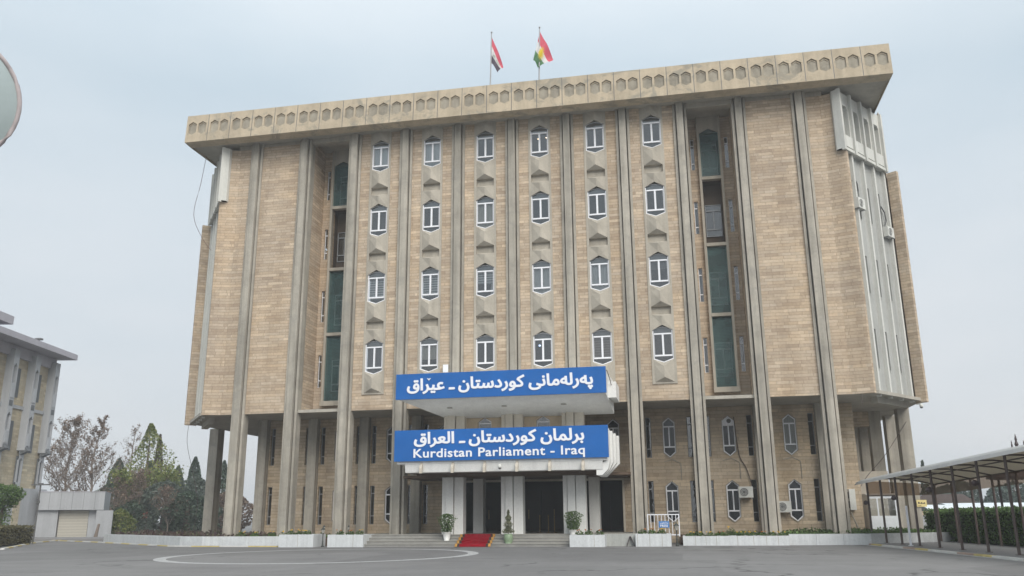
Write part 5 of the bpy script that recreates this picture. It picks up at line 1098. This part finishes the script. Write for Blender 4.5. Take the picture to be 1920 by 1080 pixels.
def bare_tree(label, loc, h, seed, nleaf, width=0.36):
    rnd = random.Random(seed); t = thing('bare_tree', label, 'tree', loc); mb = MB(); tips = []
    spine = [Vector((0, 0, 0))]
    for i in range(10): spine.append(spine[-1] + Vector((rnd.gauss(0, 0.12), rnd.gauss(0, 0.12), h / 10)))
    mb.tube(spine, [h * 0.014 * (1 - i / 10.6) + 0.012 for i in range(11)], 7)
    def shoot(p, d, L, r, depth):
        q = p.copy(); pts = [p.copy()]; n = 4
        for k in range(n):
            d = (d + Vector((rnd.gauss(0, 0.14), rnd.gauss(0, 0.14), 0.06 + rnd.gauss(0, 0.06)))).normalized(); q = q + d * (L / n); pts.append(q.copy())
            if depth and rnd.random() < 0.95:
                for _ in range(rnd.choice((1, 2))):
                    a = rnd.uniform(0, 6.28); nd = (d * 0.8 + Vector((math.cos(a), math.sin(a), 0.25)) * rnd.uniform(0.5, 0.9)).normalized(); shoot(q.copy(), nd, L * rnd.uniform(0.35, 0.55), r * 0.5, depth - 1)
        mb.tube(pts, [r, r * 0.8, r * 0.6, r * 0.45, r * 0.3], 4, False); tips.extend(pts[1:])
    for k in range(30):
        f = 0.16 + 0.82 * (k + rnd.random()) / 30; i = min(9, int(f * 10)); p = spine[i].lerp(spine[i + 1], f * 10 - i); a = k * 2.4 + rnd.gauss(0, 0.3)
        L = h * width * (1.06 - f) ** 0.75 * rnd.uniform(0.65, 1.1); shoot(p, Vector((math.cos(a) * 0.75, math.sin(a) * 0.75, 0.75)).normalized(), L, h * 0.0058 * (1.15 - f), 2)
    mb.build('trunk', M['bark_pale'], t); lf = MB()
    for _ in range(nleaf): lf.leaf(rnd.choice(tips) + Vector((rnd.gauss(0, 0.1), rnd.gauss(0, 0.1), rnd.gauss(-0.08, 0.1))), 0.11, rnd)
    lf.build('crown', M['lf_brown'], t); return t
bare_tree('tall nearly bare tree with withered leaves, closest to the grey building', (-63.2, 43.5, 0), 13.6, 11, 5600, 0.42)
bare_tree('tall nearly bare tree with withered leaves above the garage roof', (-58.6, 42.0, 0), 13.3, 12, 3600, 0.34)
bare_tree('bare twiggy tree between the garage roof and the yellow green tree', (-58.6, 49.0, 0), 13.0, 13, 900, 0.28)
bare_tree('small twiggy brown tree among the bushes right of the garage', (-46.5, 34.0, 0), 6.4, 17, 1500, 0.5)
bare_tree('small twiggy tree leaning over the bushes by the left corner column', (-41.2, 30.5, 0), 4.6, 18, 900, 0.55)
bare_tree('low twiggy brown tree between the garage and the bushes', (-48.6, 33.5, 0), 5.6, 19, 1300, 0.5)
column_tree('leafy_tree', 'slender yellow green tree left of the tall rusty cypress', (-51.0, 41.0, 0), 12.4, 2.3, 14, 'lf_yellow', 3000, 0.16, None, 'loose', 16)
tree('leafy_tree', 'low spreading tree with yellow and russet foliage below the rusty cypress', (-46.8, 38.0, 0), 7.6, 15, 'lf_yellow', 1700, 0.15, 0.42, 5, 0.6, 'bark', 0.22)
tree('leafy_tree', 'small yellow leaved tree just right of the garage', (-49.3, 36.0, 0), 6.6, 16, 'lf_yellow', 1800, 0.16, 0.4, 5, 0.6, 'bark', 0.22)
column_tree('dry_cypress', 'tall narrow rust brown dried cypress', (-56.9, 52.0, 0), 12.3, 0.85, 21, 'lf_rust', 2600, 0.16)
column_tree('cypress', 'dark cypress just left of the left corner column, tallest of the three', (-56.4, 60.0, 0), 9.9, 1.5, 22, 'lf_dark', 4200, 0.17, 'dark cypresses')
column_tree('cypress', 'shorter dark cypress left of the tallest dark cypress', (-58.6, 59.5, 0), 8.7, 1.6, 23, 'lf_dark', 4200, 0.17, 'dark cypresses')
column_tree('cypress', 'dark cypress seen between the left corner column and the first pillar', (-52.6, 61.0, 0), 9.4, 1.35, 24, 'lf_dark', 3600, 0.17, 'dark cypresses')
column_tree('cypress', 'broad dark cypress standing behind the bare trees right of the garage', (-63.2, 53.0, 0), 9.4, 1.9, 25, 'lf_dark', 4200, 0.18, 'dark cypresses')
column_tree('cypress', 'dark pointed cypress behind the yellow green tree', (-60.2, 55.5, 0), 9.2, 1.8, 26, 'lf_dark', 3600, 0.17, 'dark cypresses')
column_tree('evergreen_bush', 'large blue green evergreen bush in the middle of the left shrubbery', (-44.4, 35.0, 0), 5.6, 2.7, 31, 'lf_blue', 5200, 0.17, 'bushes at the left', 'bush')
column_tree('evergreen_bush', 'dense dark green bush just left of the left corner column', (-40.5, 33.0, 0), 4.4, 2.6, 32, 'lf_dark', 4800, 0.16, 'bushes at the left', 'bush')
column_tree('evergreen_bush', 'dark round bush behind the low garden wall, farthest left', (-47.0, 33.5, 0), 3.6, 2.2, 33, 'lf_dark', 4200, 0.16, 'bushes at the left', 'bush')
column_tree('evergreen_bush', 'tall blue green bush under the shorter dark cypress', (-47.0, 45.0, 0), 6.6, 2.4, 35, 'lf_blue', 4800, 0.17, 'bushes at the left', 'bush')
column_tree('evergreen_bush', 'low yellowish bush at the right corner of the garage', (-43.6, 26.5, 0), 2.6, 1.2, 36, 'lf_yellow', 2200, 0.13, 'bushes at the left', 'bush')
column_tree('brown_bush', 'brown withered bush behind the left corner column', (-45.3, 50.0, 0), 5.0, 3.0, 34, 'lf_brown', 4600, 0.17, 'bushes at the left', 'bush')
column_tree('evergreen_bush', 'tall dark evergreen mass between the garage and the yellow green tree', (-56.0, 43.5, 0), 6.6, 2.9, 39, 'lf_dark', 5200, 0.17, 'bushes at the left', 'bush')
column_tree('flowering_shrub', 'small grey shrub topped with red blossom behind the low garden wall', (-40.1, 25.5, 0), 2.0, 0.5, 37, 'lf_blue', 900, 0.1, None, 'bush')
mb = MB(); rnd = random.Random(4)
for _ in range(26): mb.leaf((-40.1 + rnd.gauss(0, 0.16), 25.3 + rnd.gauss(0, 0.15), 2.0 + rnd.gauss(0, 0.2)), 0.07, rnd)
fsr = [o for o in bpy.data.objects if o.name.startswith('flowering_shrub')][0]
bl = mb.build('blossom', M['fl_red'], fsr); bl.matrix_parent_inverse = Matrix.Translation((40.1, -25.5, 0))
t = thing('tree_stump', 'pale sawn stump at the garden bed beside the garage', 'stump', (-41.6, 20.5, 0)); MB().tube([(0, 0, 0), (0.12, 0, 0.7), (0.22, 0.02, 1.25)], [0.16, 0.13, 0.11], 9).build('wood', M['bark_pale'], t); MB().lathe([(0.105, 0), (0.105, 0.02), (0.0, 0.02)], (0.22, 0.02, 1.245), 9).build('cut_top', M['beige_lt'], t)
# round clipped street tree in front of the grey building
rnd = random.Random(44); t = thing('clipped_tree', 'small green round headed tree behind the brownish hedge', 'tree', (-37.6, 4.7, 0)); MB().tube([(0, 0, 0), (0.05, 0, 1.2), (0, 0, 2.2), (0.05, 0, 3.3)], [0.14, 0.11, 0.09, 0.04], 8).build('trunk', M['bark'], t); mb = MB()
for _ in range(4200):
    v = Vector((rnd.gauss(0, 1), rnd.gauss(0, 1), rnd.gauss(0, 1))).normalized(); q = 0.65 + 0.35 * rnd.random(); q *= 1 + 0.2 * math.sin(v.x * 5 + v.z * 4) * math.cos(v.y * 6); p = Vector((v.x * 1.2 * q, v.y * 1.2 * q, 3.25 + v.z * 0.8 * q)); mb.leaf(p, 0.085, rnd)
for _ in range(900): mb.leaf((rnd.gauss(0, 0.28), rnd.gauss(0, 0.28), rnd.uniform(1.0, 2.5)), 0.08, rnd)
mb.build('crown', M['lf_green'], t)
# far trees behind the walkway
farl = ['evergreen far behind the walkway, in the gap at its left end', 'feathery evergreen far behind the walkway, second in the row', 'broad grey green tree far behind the white sheds, third in the row', 'grey green tree far behind the walkway, fourth in the row', 'tall grey green tree far behind the walkway, fifth in the row', 'dense grey green tree far behind the walkway, sixth in the row', 'grey green tree far behind the walkway, last before the right edge']
for i, lb in enumerate(farl): column_tree('far_tree', lb, (42.5 + i * 2.8, 79 + (i % 3) * 3, 0), 4.9 + (i * 37 % 5) * 0.28, 2.5, 50 + i, 'lf_far', 2300, 0.22, 'far trees behind the walkway', 'bush', 14)
column_tree('far_tree', 'thin dark cypress tip rising above the walkway roof beside the right columns', (41.8, 79.5, 0), 8.6, 0.75, 70, 'lf_dark', 1500, 0.18, 'far trees behind the walkway')
tree('far_bare_tree', 'pale twiggy treetop between the right hand columns', (36.5, 92.0, 0), 7.8, 71, 'lf_far', 500, 0.14, 0.25, 5, 0.5, 'bark_pale', 0.25)

# ------------------------------------------------------------------ things behind the walkway
def shed(label, loc, L, rz, h):
    t = thing('carport', label, 'carport', loc, rz, 'white carports'); mb = MB(); n = 8; w = 2.6
    for i in range(n):
        a0, a1 = math.pi * (0.12 + 0.76 * i / n), math.pi * (0.12 + 0.76 * (i + 1) / n); f = lambda a: (w * math.cos(a), h + 0.75 * math.sin(a) - 0.25); (y0, z0), (y1, z1) = f(a0), f(a1); mb.face([(0, y0, z0), (L, y0, z0), (L, y1, z1), (0, y1, z1)]); mb.face([(0, y0, z0 - 0.05), (L, y0, z0 - 0.05), (L, y1, z1 - 0.05), (0, y1, z1 - 0.05)])
    mb.build('roof', M['whiteshed'], t)
    for i in range(int(L / 4) + 1):
        p_ = MB()
        for y in (-2.2, 2.2): p_.box(i * 4 + 0.1, i * 4 + 0.2, y - 0.05, y + 0.05, 0, h - 0.1)
        p_.build('post', M['grey_metal'], t)
shed('long white curved carport roof, nearest behind the hedge', (28.5, 30.5, 0), 26, R(11), 1.75)
shed('white curved carport roof farther back under the grey trees', (36.0, 52.0, 0), 26, R(9), 2.1)
t = thing('brown_shed', 'low building with a brown roof beyond the right columns', 'building', (34.5, 56.0, 0)); MB().box(0, 6, 0, 4, 0, 2.7).build('wall', M['beige'], t); mb = MB(); mb.prism([(-0.4, 2.7), (6.4, 2.7), (5.0, 3.6), (1.0, 3.6)], -0.4, 4.4, lambda a, b, h: (a, h, b)); mb.build('roof', M['brown_metal'], t)
MB().box(2.4, 3.3, -0.03, 0.02, 0, 2.0).build('door', M['door'], t)
t = thing('garden_pavilion', 'dark pavilion whose spiky finials rise above the walkway roof', 'pavilion', (28.45, 5.6, 0)); S6 = [(1.6 * math.cos(a * math.pi / 3), 1.6 * math.sin(a * math.pi / 3)) for a in range(6)]
for x, y in S6: MB().tube([(x, y, 0), (x, y, 3.4)], 0.07, 8).build('post', M['dark_metal'], t)
MB().tube_rings([(0, 0, 3.4), (0, 0, 3.5), (0, 0, 4.7), (0, 0, 4.95)], [1.9, 1.9, 0.6, 0.15], 6).build('roof', M['dark_metal'], t)
def spike(x, y, z, s): MB().lathe([(0.10 * s, 0), (0.05 * s, 0.1 * s), (0.14 * s, 0.22 * s), (0.05 * s, 0.36 * s), (0.09 * s, 0.46 * s), (0.04 * s, 0.6 * s), (0.055 * s, 0.68 * s), (0.0, 0.95 * s)], (x, y, z), 10).build('finial', M['dark_metal'], t)
spike(0, 0, 4.75, 1.3)
for x in (-0.32, 0.32): spike(x, -0.2, 5.02, 0.6)
MB().tube([(-0.42, -0.2, 5.12), (0.42, -0.2, 5.12)], 0.05, 6).build('crest_rail', M['dark_metal'], t)
t = thing('wall_fragment', 'low grey boundary wall far behind the walkway posts', 'wall', (26.5, 40, 0)); MB().box(0, 40, 0, 0.3, 0, 1.3).build('wall', M['clad'], t); MB().box(-0.05, 40.05, -0.06, 0.36, 1.302, 1.38).build('coping', M['clad_lilac'], t)

# ------------------------------------------------------------------ grey building and garage on the left
ax = math.atan2(-0.98, 0.2)                          # local +x runs along its face towards the camera, local -y... faces the plaza
t = thing('office_building', 'grey and yellow brick office building with pointed niches and a flat lilac roof', 'building', (-50.1, 22.75, 0), ax)
# in local space the face looks to +y
P_ = 3.55; Lb = 22.0
mb = MB(); mb.box(0.0, Lb, -8, 0.0, 0, 16.8); mb.build('wall', M['brick_yellow'], t)
mb = MB(); mb.box(-0.35, Lb, -0.02, 0.25, 15.75, 16.75); mb.build('frieze', M['clad_lilac'], t)
mb = MB(); mb.box(-1.0, Lb + 1, -8.5, 1.9, 16.78, 17.3); mb.build('roof', M['clad_lilac'], t)
mb = MB(); mb.box(10.6, Lb + 1, -7, 1.9, 17.8, 18.5); mb.box(11.2, Lb, -6, -0.5, 17.3, 17.8); mb.build('upper_roof', M['clad_lilac'], t)
FD = 0.7
for i in range(6):
    x0 = -0.3 + i * P_; f_ = lambda u, v, d, x0=x0: (x0 + u, FD - d, v); ops = []
    for z1, z0 in ((15.1, 12.0), (10.8, 8.1)): ops.append([(0.13, z0), (0.68, z0), (0.68, z1 - 0.3), (0.405, z1), (0.13, z1 - 0.3)])
    mb = MB(); mb.sheet([(0, 7.7), (0.81, 7.7), (0.81, 16.3), (0, 16.3)], ops, f_, 0.4)
    for u in (0, 0.81): mb.face([f_(u, 7.7, 0), f_(u, 16.3, 0), f_(u, 16.3, FD), f_(u, 7.7, FD)])
    for v in (7.7, 16.3): mb.face([f_(0, v, 0), f_(0.81, v, 0), f_(0.81, v, FD), f_(0, v, FD)])
    mb.box(x0 + 0.13, x0 + 0.68, FD - 0.4, FD + 0.05, 12.0, 13.3); mb.box(x0 + 0.13, x0 + 0.68, FD - 0.4, FD + 0.05, 8.1, 9.2)
    o = mb.build('niche_bay', M['clad'], t)
    d = MB(); d.box(x0 + 0.05, x0 + 0.76, 0.02, FD - 0.39, 7.8, 16.2); d.build('niche_back', M['clad_dark'], o)
    d = MB(); d.box(x0 + 0.13, x0 + 0.68, FD - 0.3, FD + 0.012, 11.3, 11.8); d.prism([(FD, 8.0), (FD + 0.25, 7.65), (0.2, 7.3), (0.2, 7.69)], x0 + 0.1, x0 + 0.74, lambda a, b, h: (h, a, b)); d.build('sill', M['clad_dark'], o)
    w = MB(); w.sheet([(0.0, 4.4), (0.81, 4.4), (0.81, 7.6), (0.0, 7.6)], [[(0.14, 4.9), (0.67, 4.9), (0.67, 6.8), (0.405, 7.1), (0.14, 6.8)]], lambda u, v, d, x0=x0: (x0 + u, 0.3 - d, v), 0.2); o = w.build('lower_window', M['clad'], t)
    MB().box(x0 + 0.1, x0 + 0.74, 0.02, 0.11, 4.8, 7.2).build('pane', M['clad_dark'], o)
mb = MB()
for i in range(6): mb.box(-0.3 + i * P_ + 0.815, -0.3 + (i + 1) * P_ - 0.005, -0.02, 0.12, 11.3, 11.6)
mb.build('string_course', M['clad'], t)
for i in range(6):
    for z in (12.3, 7.6): x = -0.3 + i * P_ + 1.9; MB().box(x, x + 0.5, -0.02, 0.04, z, z + 2.6).build('window', M['clad_dark'], t)
mb = MB(); mb.box(-0.35, Lb, -0.02, 0.9, 0, 4.38); mb.build('plinth', M['clad'], t)
for i in range(4): x = 4 + i * P_; MB().box(x, x + 1.0, 0.88, 0.96, 0.4, 3.9).build('ground_pier', M['brick_yellow'], t)
t2 = thing('flood_light', 'small dark flood light on the lilac roof edge', 'lamp', (-47.55, 17.6, 17.32)); MB().box(-0.3, 0.3, -0.2, 0.2, 0.16, 0.32).build('head', M['ac_dark'], t2); MB().box(-0.05, 0.05, -0.05, 0.05, 0, 0.16).build('bracket', M['ac_dark'], t2)
t = thing('garage', 'low grey clad garage with a cream roller shutter', 'garage', (-48.5, 21.3, 0), R(30)); mb = MB()
mb.box(0, 5.55, 0.0, 5, 2.5, 4.1); mb.box(0, 1.75, 0.35, 5, 0, 2.5); mb.box(1.75, 4.3, 0.9, 5, 2.45, 2.5); mb.box(4.3, 5.5, 0.7, 5, 0, 2.5); mb.build('wall', M['clad'], t)
mb = MB(); mb.box(5.0, 6.4, -0.1, 0.25, 0, 2.45); mb.build('side_wall', M['clad'], t); MB().box(1.8, 4.26, 0.75, 0.85, 0.05, 2.45).build('roller_shutter', M['shutter'], t)
mb = MB()
for i in range(1, 6): mb.box(i * 0.95 - 0.012, i * 0.95 + 0.012, -0.008, 0.01, 2.53, 4.08)
mb.build('panel_joint', M['clad_dark'], t); MB().box(-0.03, 5.58, -0.03, 5.02, 4.102, 4.16).build('roof_edge', M['clad_lilac'], t)
mb = MB(); mb.prism([(-50, 12), (-36, 14.5), (-36, 21.5), (-50, 20.5)], 0.0, 0.14); tag(mb.build('pavement', M['pave']), kind='structure')
t = thing('lamp_post', 'slim dark lamp post with a flat double head by the grey building', 'street lamp', (-36.1, 6.3, 0)); MB().tube([(0, 0, 0), (0.03, 0, 4.1)], [0.06, 0.05], 8).build('pole', M['ac_dark'], t); mb = MB(); mb.box(-0.65, 0.7, -0.12, 0.12, 4.02, 4.1); mb.box(-0.12, 0.18, -0.1, 0.1, 4.1, 4.17); mb.build('head', M['ac_dark'], t); MB().box(-0.08, 0.14, -0.1, 0.0, 2.75, 2.95).build('control_box', M['ac_dark'], t)

# round disc on a pole at the left edge, close to the camera
c0 = Vector((5.385, -45.36, 3.91)); dn = (Vector((9.5, -49.1, 3.0)) - c0).normalized(); Rm = 0.405
t = thing('round_mirror', 'round grey green traffic mirror with a pale rim cut by the left edge', 'mirror', (c0.x, c0.y, 0)); sd = dn.cross(Vector((0, 0, 1))).normalized(); upv = sd.cross(dn)
mb = MB(); n = 48; cz = Vector((0, 0, c0.z))
for k_ in range(6):
    for i in range(n):
        def D(r, a): return cz + (sd * math.cos(a) + upv * math.sin(a)) * Rm * r + dn * 0.07 * (1 - r * r)
        a0, a1 = 2 * math.pi * i / n, 2 * math.pi * (i + 1) / n; mb.face([D(k_ / 6 + 1e-4, a0), D((k_ + 1) / 6, a0), D((k_ + 1) / 6, a1), D(k_ / 6 + 1e-4, a1)])
mb.build('mirror_face', M['mirror_face'], t, True)
mb = MB(); mb.tube([cz + (sd * math.cos(2 * math.pi * i / n) + upv * math.sin(2 * math.pi * i / n)) * Rm for i in range(n + 1)], 0.014, 8); mb.build('rim', M['mirror_rim'], t, True)
mb = MB(); mb.tube([cz - dn * 0.1 + Vector((0, 0, 0.1)), cz - dn * 0.1 - Vector((0, 0, c0.z))], 0.04, 10); mb.tube([cz - dn * 0.12, cz + dn * 0.03], 0.03, 8); mb.build('pole', M['grey_metal'], t)

# ------------------------------------------------------------------ air: thin grey winter haze round the whole place
hz = bpy.data.materials.new('winter_haze'); hz.use_nodes = True; ht = hz.node_tree; ht.nodes.clear(); ho = ht.nodes.new('ShaderNodeOutputMaterial'); hv = ht.nodes.new('ShaderNodeVolumePrincipled')
hv.inputs['Color'].default_value = (0.86, 0.89, 0.92, 1); hv.inputs['Density'].default_value = 0.0011; hv.inputs['Anisotropy'].default_value = 0.0
ht.links.new(hv.outputs[0], ho.inputs['Volume'])
o = MB().box(-910, 910, -910, 910, -1.0, 37.0).build('haze', hz); tag(o, kind='stuff')
